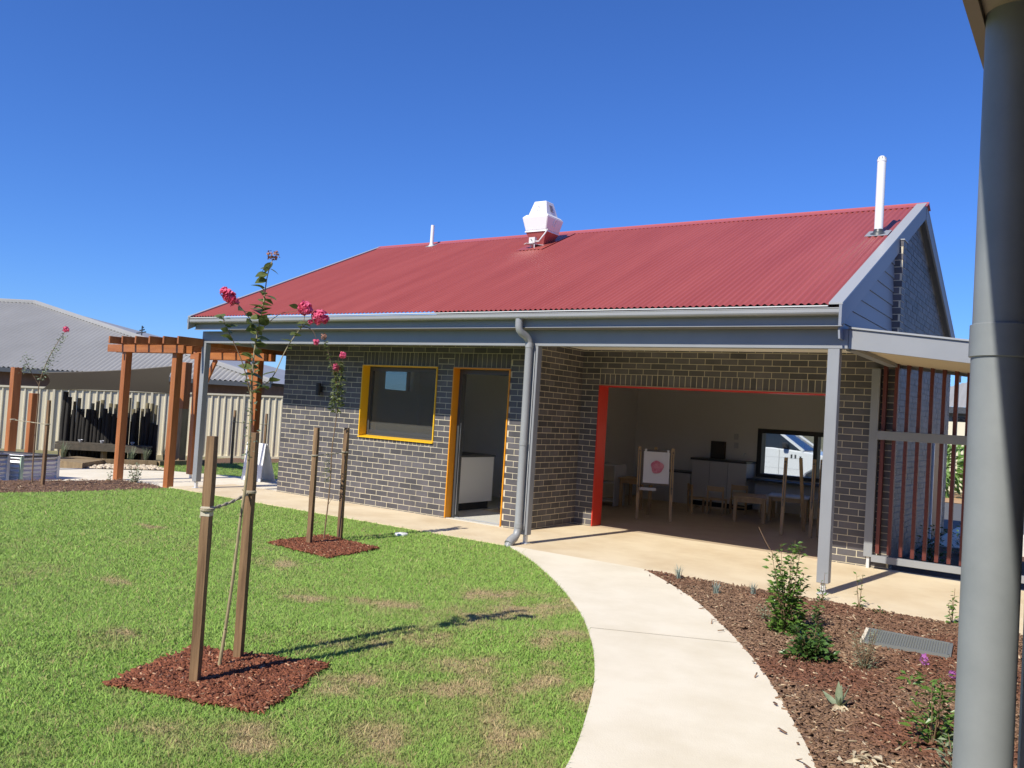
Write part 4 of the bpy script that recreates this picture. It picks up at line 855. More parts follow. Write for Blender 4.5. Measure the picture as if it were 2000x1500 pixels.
px_ = rng.uniform(0, 1, n); py_ = rng.uniform(0, 1, n); A_ = np.array([(-5.5, -.45), (-4.75, .95), (-5.45, 1.1), (-6.0, .3)])
mb = MB()
for i in range(n):
    u, v = px_[i], py_[i]; p = (A_[0] * (1 - u) + A_[1] * u) * (1 - v) + (A_[3] * (1 - u) + A_[2] * u) * v; r = random.uniform(.025, .055); e = random.uniform(.5, .8)
    vv = [Vector((math.cos(k) * r * random.uniform(.8, 1.2), math.sin(k) * r * random.uniform(.8, 1.2), 0)) for k in (0, 1.05, 2.1, 3.14, 4.2, 5.25)]
    b0 = Vector((p[0], p[1], -.085)); lo = [b0 + q + Vector((0, 0, .3 * r)) for q in vv]; hi = [b0 + q * .6 + Vector((0, 0, r * (.4 + e))) for q in vv]
    mb.add(lo + hi + [b0 + Vector((0, 0, r * (.55 + e)))], [(k, (k + 1) % 6, 6 + (k + 1) % 6, 6 + k) for k in range(6)] + [(6 + k, 6 + (k + 1) % 6, 12) for k in range(6)])
tag(mb.build('river_pebbles', K['pebble'], smooth=True), 'pale river pebbles strewn beside the timber platform', 'pebbles', kind='stuff')
# pebbles on concrete + small rocks near A board are skipped: too small
def planter(lab, q, h):
    t = thing('corrugated_planter', lab, 'planter', (*q[0], -.06), 'corrugated steel planters'); 
    for i in range(4):
        p0 = Vector(q[i]); p1 = Vector(q[(i + 1) % 4]); d = (p1 - p0).normalized(); nn = Vector((d.y, -d.x)); nz = 48; VV = []
        for k in range(nz + 1):
            z = -.06 + (h + .06) * k / nz; o = .012 * math.sin(2 * math.pi * z / .076)
            VV += [(*(p0 + nn * o), z), (*(p1 + nn * o), z)]
        mb = MB(); mb.add(VV, [(2 * k, 2 * k + 1, 2 * k + 3, 2 * k + 2) for k in range(nz)]); mb.build('side_sheet', K['zinc'], t, smooth=True)
        mb = MB(); mb.bar((*p0, -.06), (*p0, h + .01), .05, .05); mb.build('corner_post', mat('pale green trim', (.42, .55, .42), .5) if i == 1 else K['zinc'], t)
        mb = MB(); mb.bar((*p0, h + .012), (*p1, h + .012), .045, .022); mb.build('rim', K['dark'], t)
    mb = MB(); mb.add([(*p, h - .06) for p in q], [(0, 1, 2, 3)]); mb.build('soil_fill', K['soil'], t)
planter('right corrugated steel planter box at the left edge', [(-4.35, -3.35), (-3.42, -2.74), (-3.60, -2.02), (-4.55, -2.60)], .35)
planter('left corrugated steel planter box cut by the picture edge', [(-4.3, -4.3), (-3.38, -3.75), (-3.46, -2.95), (-4.4, -3.48)], .37)
# white boards leaning like an A
ab = thing('white_board', 'plain white sandwich board standing on the side path', 'board', (-1.8, 1.0, -.06))
mb = MB(); mb.prism([(-2.40, 1.10, -.055), (-1.86, 1.14, -.055), (-1.98, 1.32, .70), (-2.52, 1.28, .70)], (0, .018, 0)); mb.build('panel', K['white'], ab)
mb = MB(); mb.prism([(-2.44, 1.50, -.055), (-1.90, 1.54, -.055), (-1.98, 1.36, .70), (-2.52, 1.32, .70)], (0, .018, 0)); mb.build('panel', K['white'], ab)
# ================================================================ NEIGHBOUR HOUSES
nh = thing('neighbour_house', 'house with large grey corrugated hip roof behind the cream fence', 'house', (-20, 12, -.1))
E1 = Vector((-12.60, 10.08, 2.15)); du = Vector((.88744, .46091, 0)); dn = Vector((-.46091, .88744, 0)); LE = 26.0; E0 = E1 - du * LE
rise, perp, back = 5.22 - 2.15, 6.0, 14.0; S_ = dn * perp + Vector((0, 0, rise)); sl_len = S_.length
nr_ = corrugated('roof', E0, du, LE, S_, sl_len, .20, .032, K['nbroof'], nh, smax=lambda u: sl_len * min(1, max(.001, (LE - u) / back)), seg=6, rows=1)
Rg = E1 - du * back + S_; Rl = E0 + S_
mb = MB(); mb.tube([Rl + Vector((0, 0, .03)), Rg + Vector((0, 0, .03)), E1 + Vector((0, 0, .05))], .10, 6); mb.build('ridge_capping', K['nbroof'], nr_)
Bk = E1 + dn * 12; mb = MB(); mb.add([E1, Bk, Rg], [(0, 1, 2)]); mb.add([Bk, E0 + dn * 12, Rl, Rg], [(0, 1, 2, 3)]); mb.build('rear_slope', K['nbroof'], nr_)
mb = MB(); mb.bar(E0 + Vector((0, 0, -.10)) - dn * .04, E1 + Vector((0, 0, -.10)) - dn * .04, .1, .16); mb.build('gutter', K['dark'], nh)
i0, i1 = E0 + dn * .6, E1 + dn * .6 - du * .5; mb = MB(); mb.prism([(i0.x, i0.y, -.5), (i1.x, i1.y, -.5), (i1.x + dn.x * 11, i1.y + dn.y * 11, -.5), (i0.x + dn.x * 11, i0.y + dn.y * 11, -.5)], (0, 0, 2.55)); mb.build('wall', K['nbwall'], nh)
for s_, w_ in ((LE - 17.2, 1.8), (LE - 22, 1.8)):
    p = E0 + dn * .585 + du * s_; q = p + du * w_; mb = MB(); mb.bar((p.x, p.y, 1.35), (q.x, q.y, 1.35), .04, .9); w = mb.build('window', K['white'], nh)
    p2 = p - dn * .03 + du * .06; q2 = q - dn * .03 - du * .06; mb = MB(); mb.bar((p2.x, p2.y, 1.35), (q2.x, q2.y, 1.35), .03, .78); mb.build('pane', K['carglass'], w)
at = thing('tv_antenna', 'small dark aerial on the slope of the grey neighbour roof', 'antenna', (-21.0, 9.6, 3.8))
pb = Vector((-21.35, 10.3, 3.55))
mb = MB(); mb.tube([pb, pb + Vector((0, 0, .75))], .025, 6); mb.build('mast', K['dark'], at)
for k in range(3):
    mb = MB(); mb.bar(pb + Vector((-.22 + .12 * k, -.1 + .05 * k, .42 + .12 * k)), pb + Vector((.14 - .1 * k, .1, .50 + .10 * k)), .04, .05); mb.build('element', K['dark'], at)
n2 = thing('neighbour_house', 'far grey roofed house seen through the slatted screen', 'house', (9, 29, -.1))
corrugated('roof', (5.0, 25.0, 2.85), (1, 0, 0), 14, (0, 1, .42), 5.4, .2, .02, K['nbroof'], n2, smin=None, smax=lambda u: 5.4 * min(1, max(.001, u / 5.0)), seg=4, rows=1)
mb = MB(); mb.box(5.6, 25.6, -.2, 18.5, 35, 2.8); mb.build('wall', mat('grey house wall', (.30, .29, .27), .8), n2)
mb = MB(); mb.box(5.0, 24.92, 2.62, 19, 25.02, 2.85); mb.build('gutter', K['dark'], n2)
for x in (7.4, 10.4):
    mb = MB(); mb.box(x, 25.56, 1.3, x + 1.5, 25.599, 2.5); w = mb.build('window', K['dark'], n2); mb = MB(); mb.box(x + .06, 25.545, 1.36, x + 1.44, 25.558, 2.44); mb.build('pane', K['carglass'], w)
f2 = thing('boundary_fence', 'cream steel fence in sun beyond the slatted screen', 'fence', (9, 22, -.1))
for k in range(6):
    x0 = 4 + 2.4 * k; mb = MB()
    for j in range(12): mb.box(x0 + .03 + .195 * j, 22 - .015 * (j % 2), -.1, x0 + .03 + .195 * (j + 1), 22.02, 2.25)
    mb.build('panel', K['fence'], f2); mb = MB(); mb.box(x0 - .03, 21.95, -.1, x0 + .03, 22.04, 2.32); mb.build('post', K['fence'], f2)
g2 = thing('picket_fence', 'low green picket fence beyond the driveway', 'fence', (8, 20, -.1)); K['green'] = mat('green picket paint', (.20, .33, .10), .6)
mb = MB(); mb.box(6.2, 20.05, .45, 11.6, 20.09, .55); mb.build('rail', K['green'], g2); mb = MB(); mb.box(6.2, 20.05, 1.35, 11.6, 20.09, 1.45); mb.build('rail', K['green'], g2)
mb = MB(); mb.box(-.04, -.02, 0, .04, .02, 1.55); mbp = None
for k in range(36):
    if k == 0:
        mbp = mb.build('picket', K['green'], None); mbp.parent = g2
    ob = mbp if k == 0 else mbp.copy()
    if k: COL.objects.link(ob)
    ob.location = Vector((6.25 + .15 * k, 20.03, .08)) - wloc(g2)
# ================================================================ ROOM INSIDE
def easel(lab, f0, f1, rear, h, paper=None, board=True):
    t = thing('paint_easel', lab, 'easel', (f0[0], f0[1], 0), 'timber easels in the open room'); f0, f1, rear = Vector((*f0, 0)), Vector((*f1, 0)), Vector((*rear, 0))
    mid = (f0 + f1) / 2; bk = (rear - mid).normalized(); ax = (f1 - f0).normalized()
    tops = []
    for f in (f0, f1):
        tp = f + bk * .10 + Vector((0, 0, h)); mb = MB(); mb.bar(f, tp, .052, .04, up=bk); mb.build('leg', K['pine'], t, bevel=.003); tops.append(tp)
        mb = MB(); mb.bar(f + bk * .035 + Vector((0, 0, .45)) - bk * .026, f + bk * .095 + Vector((0, 0, h - .1)) - bk * .026, .012, .008, up=bk); mb.build('slot', K['dark'], t)
        for zz in (.55, h - .07):
            mb = MB(); p = f + bk * (.1 * zz / h - .03) + Vector((0, 0, zz)); mb.tube([p, p - bk * .03], .014, 8); mb.build('bolt', K['dark'], t)
    for off in (0.0,):
        r0 = rear + ax * off; mb = MB(); mb.bar(r0, mid + ax * off + bk * .14 + Vector((0, 0, h)), .05, .035, up=bk); mb.build('leg', K['pine'], t)
    p0 = f0 + bk * .03 + Vector((0, 0, .52)); p1 = f1 + bk * .03 + Vector((0, 0, .52)); 
    if board: mb = MB(); mb.bar(p0 + bk * .07 - Vector((0, 0, .01)), p0.lerp(p1, .55) + bk * .07 - Vector((0, 0, .01)), .02, .05); mb.build('rear_ledge', K['offwhite'], t)
    b0, b1 = f0 + bk * .06 + ax * .04, f1 + bk * .06 - ax * .04
    if board: mb = MB(); mb.prism([b0 + Vector((0, 0, .58)), b1 + Vector((0, 0, .58)), b1 + bk * .05 + Vector((0, 0, h - .04)), b0 + bk * .05 + Vector((0, 0, h - .04))], bk * .012); mb.build('board', mat('easel board', (.16, .13, .10), .6), t)
    if paper:
        o = -bk * .035; c0 = b0 + o + Vector((0, 0, .62)) + ax * .03; c1 = b1 + o + Vector((0, 0, .62)) - ax * .01; d = bk * .045; hh = h - .62 - .07
        pp = thing('painting', paper, 'painting', tuple(c0)); mb = MB(); N2 = 10; VV = []
        for j in range(N2 + 1):
            for i in range(N2 + 1):
                u, v = i / N2, j / N2; VV.append(c0.lerp(c1, u) + d * v + Vector((0, 0, hh * v)) - bk * (.012 * math.sin(3 * u + 2 * v) + .01 * (1 - v)))
        mb.add(VV, [(j * (N2 + 1) + i, j * (N2 + 1) + i + 1, (j + 1) * (N2 + 1) + i + 1, (j + 1) * (N2 + 1) + i) for j in range(N2) for i in range(N2)]); mb.build('sheet', K['white'], pp, smooth=True)
        cc = c0.lerp(c1, .52) + d * .55 + Vector((0, 0, hh * .52)) - bk * .034; mb = MB(); P = []
        for k in range(26):
            a = 2 * math.pi * k / 26; r = .105 * (1 + .07 * math.sin(3 * a + 1) + .05 * math.sin(5 * a)); P.append(cc + ax * math.cos(a) * r + Vector((0, 0, 1)) * math.sin(a) * r * 1.02 + bk * (.045 * math.sin(a) * r / hh))
        mb.add(P, [tuple(range(26))]); mb.build('paint_blot', mat('pink paint', (.62, .16, .24), .6, (.72, .30, .36), 14, pos=(.4, .6)), pp)
        for cp_ in (c0 + d + Vector((0, 0, hh)) + ax * .03, c1 + d + Vector((0, 0, hh)) - ax * .03):
            mb = MB(); mb.bar(cp_ - Vector((0, 0, .03)) - bk * .012, cp_ + Vector((0, 0, .045)) - bk * .012, .03, .012, up=bk); mb.build('peg', K['white'], pp)
easel('timber easel holding a pink painting just inside the red opening', (5.62, 2.91), (6.108, 3.166), (5.42, 3.75), 1.215, 'white paper with a pink paint blot pegged on the easel')
easel('timber easel in front of the rear window, partly behind the veranda post', (7.88, 3.44), (8.30, 3.53), (8.0, 4.25), 1.215, board=False)
easel('rear timber easel just showing beside the veranda post', (8.36, 3.75), (8.80, 3.85), (8.5, 4.5), 1.215, 'plain pale paper on the easel beside the veranda post')
def table(lab, x, y, w, d, h, rz, top):
    t = thing('low_table', lab, 'table', (x, y, 0), 'low children tables'); R_ = Matrix.Rotation(rz, 3, 'Z')
    def P(a, b, z): return R_ @ Vector((a, b, z)) + Vector((x, y, 0))
    mb = MB(); mb.prism([P(-w / 2, -d / 2, h - .025), P(w / 2, -d / 2, h - .025), P(w / 2, d / 2, h - .025), P(-w / 2, d / 2, h - .025)], (0, 0, .025)); mb.build('top', top, t)
    for s in (-1, 1):
        mb = MB(); mb.bar(P(-w / 2 + .04, s * (d / 2 - .05), h - .065), P(w / 2 - .04, s * (d / 2 - .05), h - .065), .02, .075); mb.build('apron', K['pine'], t)
        for q in (-1, 1): mb = MB(); mb.bar(P(q * (w / 2 - .05), s * (d / 2 - .05), 0), P(q * (w / 2 - .05), s * (d / 2 - .05), h - .026), .05, .05); mb.build('leg', K['pine'], t)
table('low pine table in the middle of the open room', 6.85, 4.9, .58, .9, .44, .35, K['pine'])
table('low table with a white top behind the pine table', 7.35, 5.6, .7, .7, .46, .2, K['offwhite'])
def chair(lab, x, y, rz):
    t = thing('child_chair', lab, 'chair', (x, y, 0), 'small pine chairs'); R_ = Matrix.Rotation(rz, 3, 'Z')
    def P(a, b, z): return R_ @ Vector((a, b, z)) + Vector((x, y, 0))
    mb = MB(); mb.prism([P(-.16, -.15, .27), P(.16, -.15, .27), P(.15, .15, .27), P(-.15, .15, .27)], (0, 0, .02)); mb.build('seat', K['pine'], t)
    for a in (-.14, .14):
        mb = MB(); mb.bar(P(a, -.13, 0), P(a, -.13, .27), .032, .032); mb.build('leg', K['pine'], t)
        mb = MB(); mb.bar(P(a, .15, 0), P(a, .17, .53), .032, .032); mb.build('leg', K['pine'], t)
    mb = MB(); mb.bar(P(-.14, .165, .48), P(.14, .165, .48), .02, .09); mb.build('backrest', K['pine'], t)
    mb = MB(); mb.bar(P(-.14, 0, .12), P(.14, 0, .12), .02, .03); mb.build('stretcher', K['pine'], t)
chair('small pine chair left of the low pine table', 5.85, 5.0, 2.2); chair('small pine chair behind the low pine table', 6.35, 5.75, .3); chair('small pine chair in the middle of the room facing the rear wall', 6.15, 5.15, 3.3)
ct = thing('kitchen_counter', 'white kitchen counter with dark top along the rear wall', 'counter', (5.8, 6.6, 0))
mb = MB(); mb.box(5.10, 6.42, .1, 6.24, 6.985, .92); mb.build('cabinet', K['offwhite'], ct); mb = MB(); mb.box(5.07, 6.39, .921, 6.245, 6.988, .96); mb.build('top', K['dark'], ct); mb = MB(); mb.box(5.12, 6.47, .0, 6.22, 6.95, .099); mb.build('kick', K['black'], ct)
for x in (5.48, 5.86): mb = MB(); mb.box(x - .002, 6.416, .12, x + .002, 6.4205, .9); mb.build('door_gap', K['dark'], ct)
c2_ = thing('low_cabinet', 'lower cabinet with dark top left of the kitchen counter', 'cabinet', (4.5, 6.6, 0)); mb = MB(); mb.box(4.0, 6.45, .0, 5.06, 6.98, .62); mb.build('carcass', K['offwhite'], c2_); mb = MB(); mb.box(3.98, 6.43, .621, 5.06, 6.985, .65); mb.build('top', K['dark'], c2_)
tag(MB().box(5.33, 6.80, .962, 5.62, 6.90, 1.32).build('notice_board', K['card']), 'dark brown board standing on the kitchen counter', 'board')
for x, z, lab in ((5.75, 1.38, 'upper switch plate on the rear wall'), (5.76, 1.20, 'lower switch plate on the rear wall')): tag(MB().box(x, 6.98, z, x + .09, 6.989, z + .12).build('switch_plate', K['offwhite']), lab, 'switch')
tp_ = thing('wall_tap', 'small chrome tap on the rear wall above the counter', 'tap', (6.02, 6.9, 1.1)); mb = MB(); mb.tube([(6.02, 6.99, 1.1), (6.02, 6.88, 1.11), (6.02, 6.85, 1.07)], .012, 8); mb.build('spout', K['zinc'], tp_)
sh = thing('shelf_unit', 'low white shelf unit by the left wall of the open room', 'shelf', (4.2, 4.6, 0))
for z in (.08, .42, .76): mb = MB(); mb.box(3.55, 4.3, z, 4.45, 4.75, z + .022); mb.build('shelf', K['offwhite'], sh)
for x in (3.55, 4.43): mb = MB(); mb.box(x, 4.3, 0, x + .02, 4.75, .079); mb.box(x, 4.301, .103, x + .02, 4.749, .419); mb.box(x, 4.301, .443, x + .02, 4.749, .759); mb.build('side', K['offwhite'], sh)
table('narrow table behind the left easel leg near the shelf unit', 4.75, 4.6, .5, .6, .56, .1, K['pine'])
tag(MB().box(6.24, 6.45, .60, 8.7, 6.9, .64).build('window_bench', K['dark']), 'long dark bench top under the rear window', 'bench')
for i, x in enumerate((6.5, 7.3, 8.1)):
    mb = MB(); mb.box(x, 6.5, .0, x + .35, 6.85, .30); mb.box(x + .02, 6.52, .3, x + .33, 6.83, .34); tag(mb.build('storage_tub', K['plaster']), ('left', 'middle', 'right')[i] + ' pale storage tub under the window bench', 'tub', 'storage tubs')
# lobby bench unit seen through the orange door
cb = thing('lobby_cabinet', 'white bench cabinet with dark top inside the orange doorway', 'cabinet', (3.2, 1.2, 0))
mb = MB(); mb.box(2.7, .70, .13, 3.46, 1.72, .88); mb.build('carcass', K['white'], cb); mb = MB(); mb.box(2.68, .68, .881, 3.48, 1.74, .915); mb.build('top', K['dark'], cb); mb = MB(); mb.box(2.72, .72, .002, 3.40, 1.70, .129); mb.build('kick', K['black'], cb)
# ================================================================ CAR
car = thing('white_car', 'white car parked outside, seen through the rear window', 'car', (6, 10.0, -.1))
def cprof(pts, y0, y1, name, m, par, ins=0, bev=.03):
    mb = MB(); mb.prism([(x, y0, z) for x, z in pts], (0, y1 - y0, 0)); return mb.build(name, m, par, bevel=bev)
y0, y1 = 9.5, 11.2
cprof([(3.3, .22), (3.55, .14), (6.33, .14), (6.33, .30), (6.42, .46), (6.62, .58), (6.86, .58), (7.04, .46), (7.12, .30), (7.12, .16), (7.55, .18), (7.66, .38), (7.60, .72), (7.35, .84), (6.45, .97), (5.55, 1.02), (3.4, 1.0), (3.28, .7)], y0, y1, 'body', K['carwhite'], car)
mb = MB(); Q = [(3.75, 1.0), (6.32, .985), (5.45, 1.50), (4.35, 1.52)]; a = [(x, y0 + .03, z) for x, z in Q]; b = [(x, y1 - .03, z) for x, z in Q]
def ins_(p, top): return p
V = [(3.75, y0 + .02, 1.0), (6.32, y0 + .02, .985), (5.45, y0 + .16, 1.50), (4.35, y0 + .16, 1.52), (3.75, y1 - .02, 1.0), (6.32, y1 - .02, .985), (5.45, y1 - .16, 1.50), (4.35, y1 - .16, 1.52)]
mb.add(V, [(0, 1, 2, 3), (7, 6, 5, 4), (0, 4, 5, 1), (1, 5, 6, 2), (2, 6, 7, 3), (3, 7, 4, 0)]); mb.build('cabin_glass', K['carglass'], car, bevel=.02)
mb = MB(); mb.box(4.3, y0 + .15, 1.49, 5.5, y1 - .15, 1.545); mb.build('roof', K['carwhite'], car, bevel=.02)
for p, q in (((6.34, y0 + .02, .985), (5.46, y0 + .16, 1.51)), ((4.95, y0 + .01, 1.0), (4.92, y0 + .15, 1.51)), ((3.75, y0 + .02, 1.0), (4.35, y0 + .16, 1.52)), ((6.34, y1 - .02, .985), (5.46, y1 - .16, 1.51))):
    mb = MB(); mb.bar(p, q, .055, .06); mb.build('pillar', K['carwhite'], car)
mb = MB(); mb.box(5.82, y0 - .17, 1.02, 5.95, y0 - .01, 1.16); mb.build('mirror', K['black'], car, bevel=.03)
for x in (6.74, 4.1):
    mb = MB(); mb.tube([(x, y0 + .02, .20), (x, y0 + .22, .20)], .31, 24); t_ = mb.build('wheel', K['tyre'], car, smooth=True); mb = MB(); mb.tube([(x, y0 + .012, .20), (x, y0 + .05, .20)], .2, 18); mb.build('rim', K['zinc'], t_, smooth=True)
for x in (5.72, 4.93):
    mb = MB(); mb.box(x, y0 - .003, .3, x + .008, y0 + .002, .98); mb.build('door_gap', K['dark'], car)
for z in (.55, .80): mb = MB(); mb.box(3.6, y0 - .004, z, 6.3, y0 + .002, z + .008); mb.build('crease', mat('panel shade grey', (.55, .55, .55), .4), car)
for k, x in enumerate((6.02, 6.12, 6.25)): mb = MB(); mb.box(x, y0 - .006, .80 - .03 * (k == 2), x + .045, y0 + .002, .89 - .03 * (k == 2)); mb.build('fender_vent', K['dark'], car)
mb = MB(); mb.box(7.50, y0 + .05, .50, 7.60, y0 + .35, .62); mb.build('headlight', K['zinc'], car, bevel=.02)
car.location += Vector((-.64, 2.75, 0)); car.scale.z = 1.12
hg = thing('hedge_shrub', 'green shrub behind the white car', 'shrub', (7.6, 18.5, -.1)); fit = []
for i in range(700):
    v = Vector((random.gauss(0, 1), random.gauss(0, 1), random.gauss(0, 1))).normalized() * random.uniform(.5, 1); fit.append((Vector((7.6 + v.x * 1.6, 18.5 + v.y * .8, .8 + v.z * .8)), v, random.uniform(.7, 1.4)))
foliage('foliage', fit, .22, .12, K['leaf2'], hg)
# ================================================================ PLANTS IN THE BEDS
def shrub(name, lab, c, h, r, n, L, W, m, shoots=6, cat='shrub', z=-.02, top=.35, group=None):
    t = thing(name, lab, cat, (c[0], c[1], z), group); fit = []
    for k in range(shoots):
        a = 2 * math.pi * k / shoots + random.uniform(-.4, .4); rr = r * random.uniform(.25, .9); hh = h * random.uniform(.55, 1.0) if k else h
        if not k: rr = r * .2
        P = [Vector((c[0], c[1], z)), Vector((c[0] + math.cos(a) * rr * .5, c[1] + math.sin(a) * rr * .5, z + hh * .45)), Vector((c[0] + math.cos(a) * rr, c[1] + math.sin(a) * rr, z + hh))]
        mb = MB(); mb.tube(cr(P, 4), [.005 - .0036 * i / 8 for i in range(9)], 5); mb.build('stem', K['twig'], t, smooth=True); C_ = cr(P, 12)
        for i in range(int(n / shoots)):
            u = random.random() ** .9; p = Vector(C_[int(u * (len(C_) - 1))]); an = random.uniform(0, 6.28); sp = (1.1 - u) * r * top * random.random(); d = Vector((math.cos(an), math.sin(an), random.uniform(-.2, .9)))
            fit.append((p + Vector((d.x * sp, d.y * sp, 0)), d, random.uniform(.6, 1.25) * (1.1 - .35 * u)))
    foliage('foliage', fit, L, W, m, t); return t
s1 = shrub('garden_shrub', 'bright green shrub with tall upright shoots beside the curved path', (9.88, -2.95), .78, .18, 1150, .064, .032, K['leaf2'], 11, top=.85)
mb = MB(); mb.tube(cr([(9.86, -2.95, .3), (9.80, -3.0, .55), (9.70, -3.03, .72), (9.64, -3.05, .84)], 4), .0025, 5); mb.build('bare_shoot', K['twig'], s1)
shrub('garden_shrub', 'dark glossy low shrub in front of the bright green shrub', (10.24, -3.58), .26, .19, 560, .060, .034, K['leafdark'], 9, top=1.0)
shrub('garden_shrub', 'narrow dark upright shrub right of the bright green shrub', (10.20, -3.25), .46, .055, 200, .050, .026, K['leafdark'], 3, top=.9)
shrub('garden_shrub', 'sparse pale green seedling left of the bright green shrub', (9.60, -2.62), .16, .16, 90, .03, .012, K['leafgrey'], 5)
shrub('rosemary_bush', 'wispy grey green rosemary bush beside the drain grate', (10.62, -3.55), .34, .16, 620, .034, .006, K['leafgrey'], 12, top=.4)
bb = shrub('butterfly_bush', 'loose shrub with purple flowers next to the foreground pipe', (11.25, -4.85), .42, .20, 260, .075, .024, K['leaf2'], 7, top=.9)
cluster('flower_head', (11.18, -4.78, .43), .028, 40, K['purple'], bb, .008, elong=1.2); cluster('flower_head', (11.33, -4.80, .38), .028, 44, K['purple'], bb, .008)
shrub('seedling', 'small yellow green seedling at the edge of the slab near the veranda post', (10.10, -1.36), .34, .10, 30, .06, .035, K['leaf2'], 2)
shrub('seedling', 'climbing seedling at the slab edge by the foreground pipe', (10.90, -1.36), .34, .08, 46, .055, .032, K['leaf2'], 3)
shrub('seedling', 'sprawling low seedling on the mulch at the slab edge', (10.30, -1.45), .06, .16, 26, .05, .03, K['leafdark'], 4)
shrub('seedling', 'little plant at the foot of the right veranda post', (9.75, -1.33), .30, .05, 24, .05, .028, K['leaf2'], 2)
shrub('garden_shrub', 'grey leaved plant at the lower right corner by the pipe', (11.42, -5.25), .22, .12, 120, .06, .016, K['leafgrey'], 6)
shrub('garden_shrub', 'dark low plant in shade under the butterfly bush', (11.45, -5.0), .14, .14, 120, .05, .03, K['leafdark'], 6)
shrub('garden_shrub', 'pale leafy bush in the left bed in front of the pergola', (-2.28, -1.30), .42, .17, 260, .05, .026, K['leafgrey'], 8, z=-.05, top=.6)
shrub('garden_shrub', 'tiny plant at the foot of the left pergola post', (-2.55, -1.62), .22, .07, 40, .045, .024, K['leaf2'], 3, z=-.05)
for i, (x, y, hh, lab) in enumerate(((10.15, 2.6, .55, 'shrub in the shaded bed just behind the slats'), (10.75, 3.1, .7, 'taller shrub behind the right part of the slatted screen'), (10.4, 4.2, .5, 'farther shrub in the bed behind the slatted screen'))):
    shrub('garden_shrub', lab, (x, y), hh, .26, 320, .07, .035, K['leafdark'], 8, z=-.04, top=.9)
def tuft(lab, c, h, n, m=None, z=-.02, spread=.6):
    t = thing('grass_tuft', lab, 'grass tuft', (c[0], c[1], z), 'spiky grass tufts')
    mb = MB()
    for i in range(n):
        a = random.uniform(0, 6.28); l = h * random.uniform(.6, 1.05); s = spread * random.uniform(.2, 1) * l; b = Vector((c[0] + random.gauss(0, .012), c[1] + random.gauss(0, .012), z)); d = Vector((math.cos(a), math.sin(a), 0)); w = Vector((-d.y, d.x, 0)) * .0035
        m1 = b + d * s * .4 + Vector((0, 0, l * .6)); tip = b + d * s + Vector((0, 0, l)); mb.add([b - w, b + w, m1 + w, m1 - w, tip], [(0, 1, 2, 3), (3, 2, 4)])
    mb.build('blades', m or K['bluegrass'], t)
tuft('blue green tuft nearest the path corner on the right bed', (8.30, -1.52), .18, 34); tuft('middle blue green tuft along the slab edge', (8.88, -1.93), .15, 34); tuft('pale thin tuft left of the bright green shrub', (9.14, -1.62), .15, 26)
for i, (x, y) in enumerate(((-7.2, -.05), (-6.2, 1.0), (-6.35, 1.45), (-6.45, 2.0), (-6.2, .7))):
    tuft(('grass tuft left of the low play bench', 'grass tuft behind the left pergola post', 'grass tuft right of the left pergola post', 'grass tuft beside the sail post', 'small tuft near the pebbles')[i], (x, y), .42 if i else .5, 60, K['leafgrey'], -.08, .5)
# agave like plant with big leaves
ag = thing('agave', 'pale grey green rosette plant with withered lower leaves', 'agave', (10.70, -4.62, -.01)); AL = leaf_mesh('leaf', .15, .042, .35, -.1); AL.materials.append(K['leafgrey']); DL = leaf_mesh('withered_leaf', .11, .032, .7, .25); DL.materials.append(K['dryleaf'])
for a, e, s in ((2.6, .35, 1.0), (2.0, 1.25, 1.05), (1.2, 1.35, .95), (.35, 1.1, 1.0), (-.1, .75, .95), (4.2, 1.1, .6), (5.2, 1.0, .6)):
    leaf_obj(AL, (10.70, -4.62, 0), (math.cos(a) * math.cos(e), math.sin(a) * math.cos(e), math.sin(e)), s, ag, random.uniform(-.3, .3))
for a in (-.6, -.2, -1.2, -1.7, 3.4, -.9):
    o = leaf_obj(DL, (10.70, -4.62, .015), (math.cos(a), math.sin(a), -.02), random.uniform(.7, 1.0), ag, random.uniform(-.5, .5)); o.name = 'withered_leaf'
dp = thing('withered_plant', 'shrivelled pale plant lying on the mulch at the bottom edge', 'plant', (11.03, -5.45, -.01))
for i in range(40):
    a = random.uniform(0, 6.28); o = leaf_obj(DL, (11.03 + random.gauss(0, .055), -5.45 + random.gauss(0, .05), .01 + random.uniform(0, .02)), (math.cos(a), math.sin(a), random.uniform(-.1, .3)), random.uniform(.35, .7), dp, random.uniform(-1, 1)); o.name = 'withered_leaf'
# drain grate
gr = thing('drain_grate', 'galvanised mesh drain grate set in the mulch', 'drain grate', (10.7, -2.55, 0))
G = [Vector((*p, .012)) for p in GRATE]
for i in range(4): mb = MB(); mb.bar(G[i], G[(i + 1) % 4], .025, .03); mb.build('frame', K['grate'] if i != 0 else K['path'], gr)
for nm, n_b, flip in (('bearing_bar', 16, False), ('cross_bar', 34, True)):
    for k in range(1, n_b):
        u = k / n_b; p, q = (G[0].lerp(G[1], u), G[3].lerp(G[2], u)) if not flip else (G[0].lerp(G[3], u), G[1].lerp(G[2], u)); mb = MB(); mb.bar(p + Vector((0, 0, .003 if flip else 0)), q + Vector((0, 0, .003 if flip else 0)), .007, .018); mb.build(nm, K['grate'], gr)
mb = MB(); mb.prism([(*p, -.012) for p in GRATE], (0, 0, -.004)); mb.build('pit', K['black'], gr)
# round plate in the lawn
cp2 = thing('inspection_cover', 'small white round cap in the lawn near the doorway', 'cover', (4.59, -1.80, -.01)); mb = MB(); mb.lathe((4.59, -1.80, -.02), [(.085, 0), (.085, .034), (.078, .04), (.02, .042)], 24); mb.build('cap', K['white'], cp2, smooth=True); mb = MB(); mb.lathe((4.59, -1.80, .022), [(.03, 0), (.028, .006)], 12); mb.build('knob', K['offwhite'], cp2)
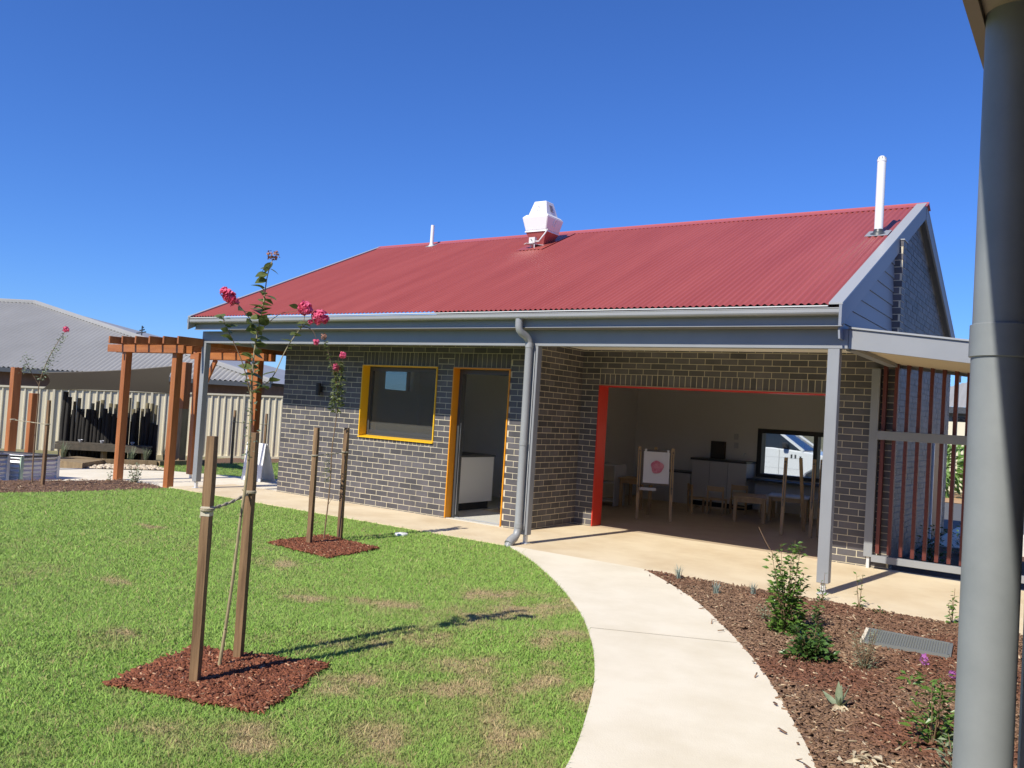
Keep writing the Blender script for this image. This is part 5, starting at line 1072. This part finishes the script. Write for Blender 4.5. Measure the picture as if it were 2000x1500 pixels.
# twig of leaves lying on the path shadow side is cast by the near sapling
# ================================================================ FOREGROUND VERANDA (photographer's side)
fg = thing('foreground_veranda', 'dark eave and grey post of the veranda at the right edge', 'veranda', (12.5, -9, 0))
mb = MB(); mb.box(11.735, -14.0, 2.50, 16.0, -1.6, 2.52); mb.build('soffit', mat('timber soffit', (.30, .24, .17), .8, (.36, .29, .2), 6), fg)
mb = MB(); mb.box(11.71, -14.0, 2.485, 11.734, -1.6, 2.68); mb.build('fascia', mat('brown fascia', (.23, .17, .13), .6), fg)
mb = MB(); mb.prism([(11.682, -14.0, 2.69), (11.682, -1.55, 2.69), (16, -1.55, 3.9), (16, -14.0, 3.9)], (0, 0, .03)); mb.build('roof_sheet', K['roof'], fg)
mb = MB(); mb.box(13.4, -15.0, 0, 13.6, -1.6, 2.5); mb.box(11.9, -15.2, 0, 13.39, -15.0, 2.5); mb.build('wall', K['brick'], fg)
mb = MB(); mb.box(11.832, -8.12, 0, 12.08, -8.0, 2.5); mb.build('post', K['grey'], fg, bevel=.004)
# the building behind the photographer that the windows mirror
ob_ = thing('opposite_building', 'dark brick building behind the photographer, mirrored in the window', 'building', (0, -17, 0))
mb = MB(); mb.box(-16, -24, 0, 13.3, -16.2, 2.6); mb.build('wall', K['brick'], ob_)
mb = MB(); mb.prism([(-17, -14.6, 2.45), (-17, -20, 4.6), (-17, -25, 2.45)], (30.3, 0, 0)); mb.build('roof', mat('charcoal roof', (.05, .05, .052), .5), ob_)
for x in (-10, -5.5, -1, 3.5, 8): mb = MB(); mb.box(x - .05, -14.9, 0, x + .05, -14.8, 2.45); mb.build('post', K['grey'], ob_)
sheet('foreground_slab', [(11.62, -14), (16, -14), (16, -6.4), (11.62, -6.4)], .0, K['slab'], thick=.1)
pp = thing('foreground_downpipe', 'large round grey downpipe close to the camera at the right edge', 'downpipe', (11.785, -8.27, 0))
mb = MB(); mb.lathe((11.785, -8.27, -.05), [(.0495, 0), (.0495, 2.56)], 40); mb.build('pipe', K['pipegrey'], pp, smooth=True)
mb = MB(); mb.lathe((11.785, -8.27, 1.835), [(.0496, 0), (.0535, .002), (.0535, .062), (.0496, .064)], 40); mb.build('collar', K['pipegrey'], pp, smooth=True)
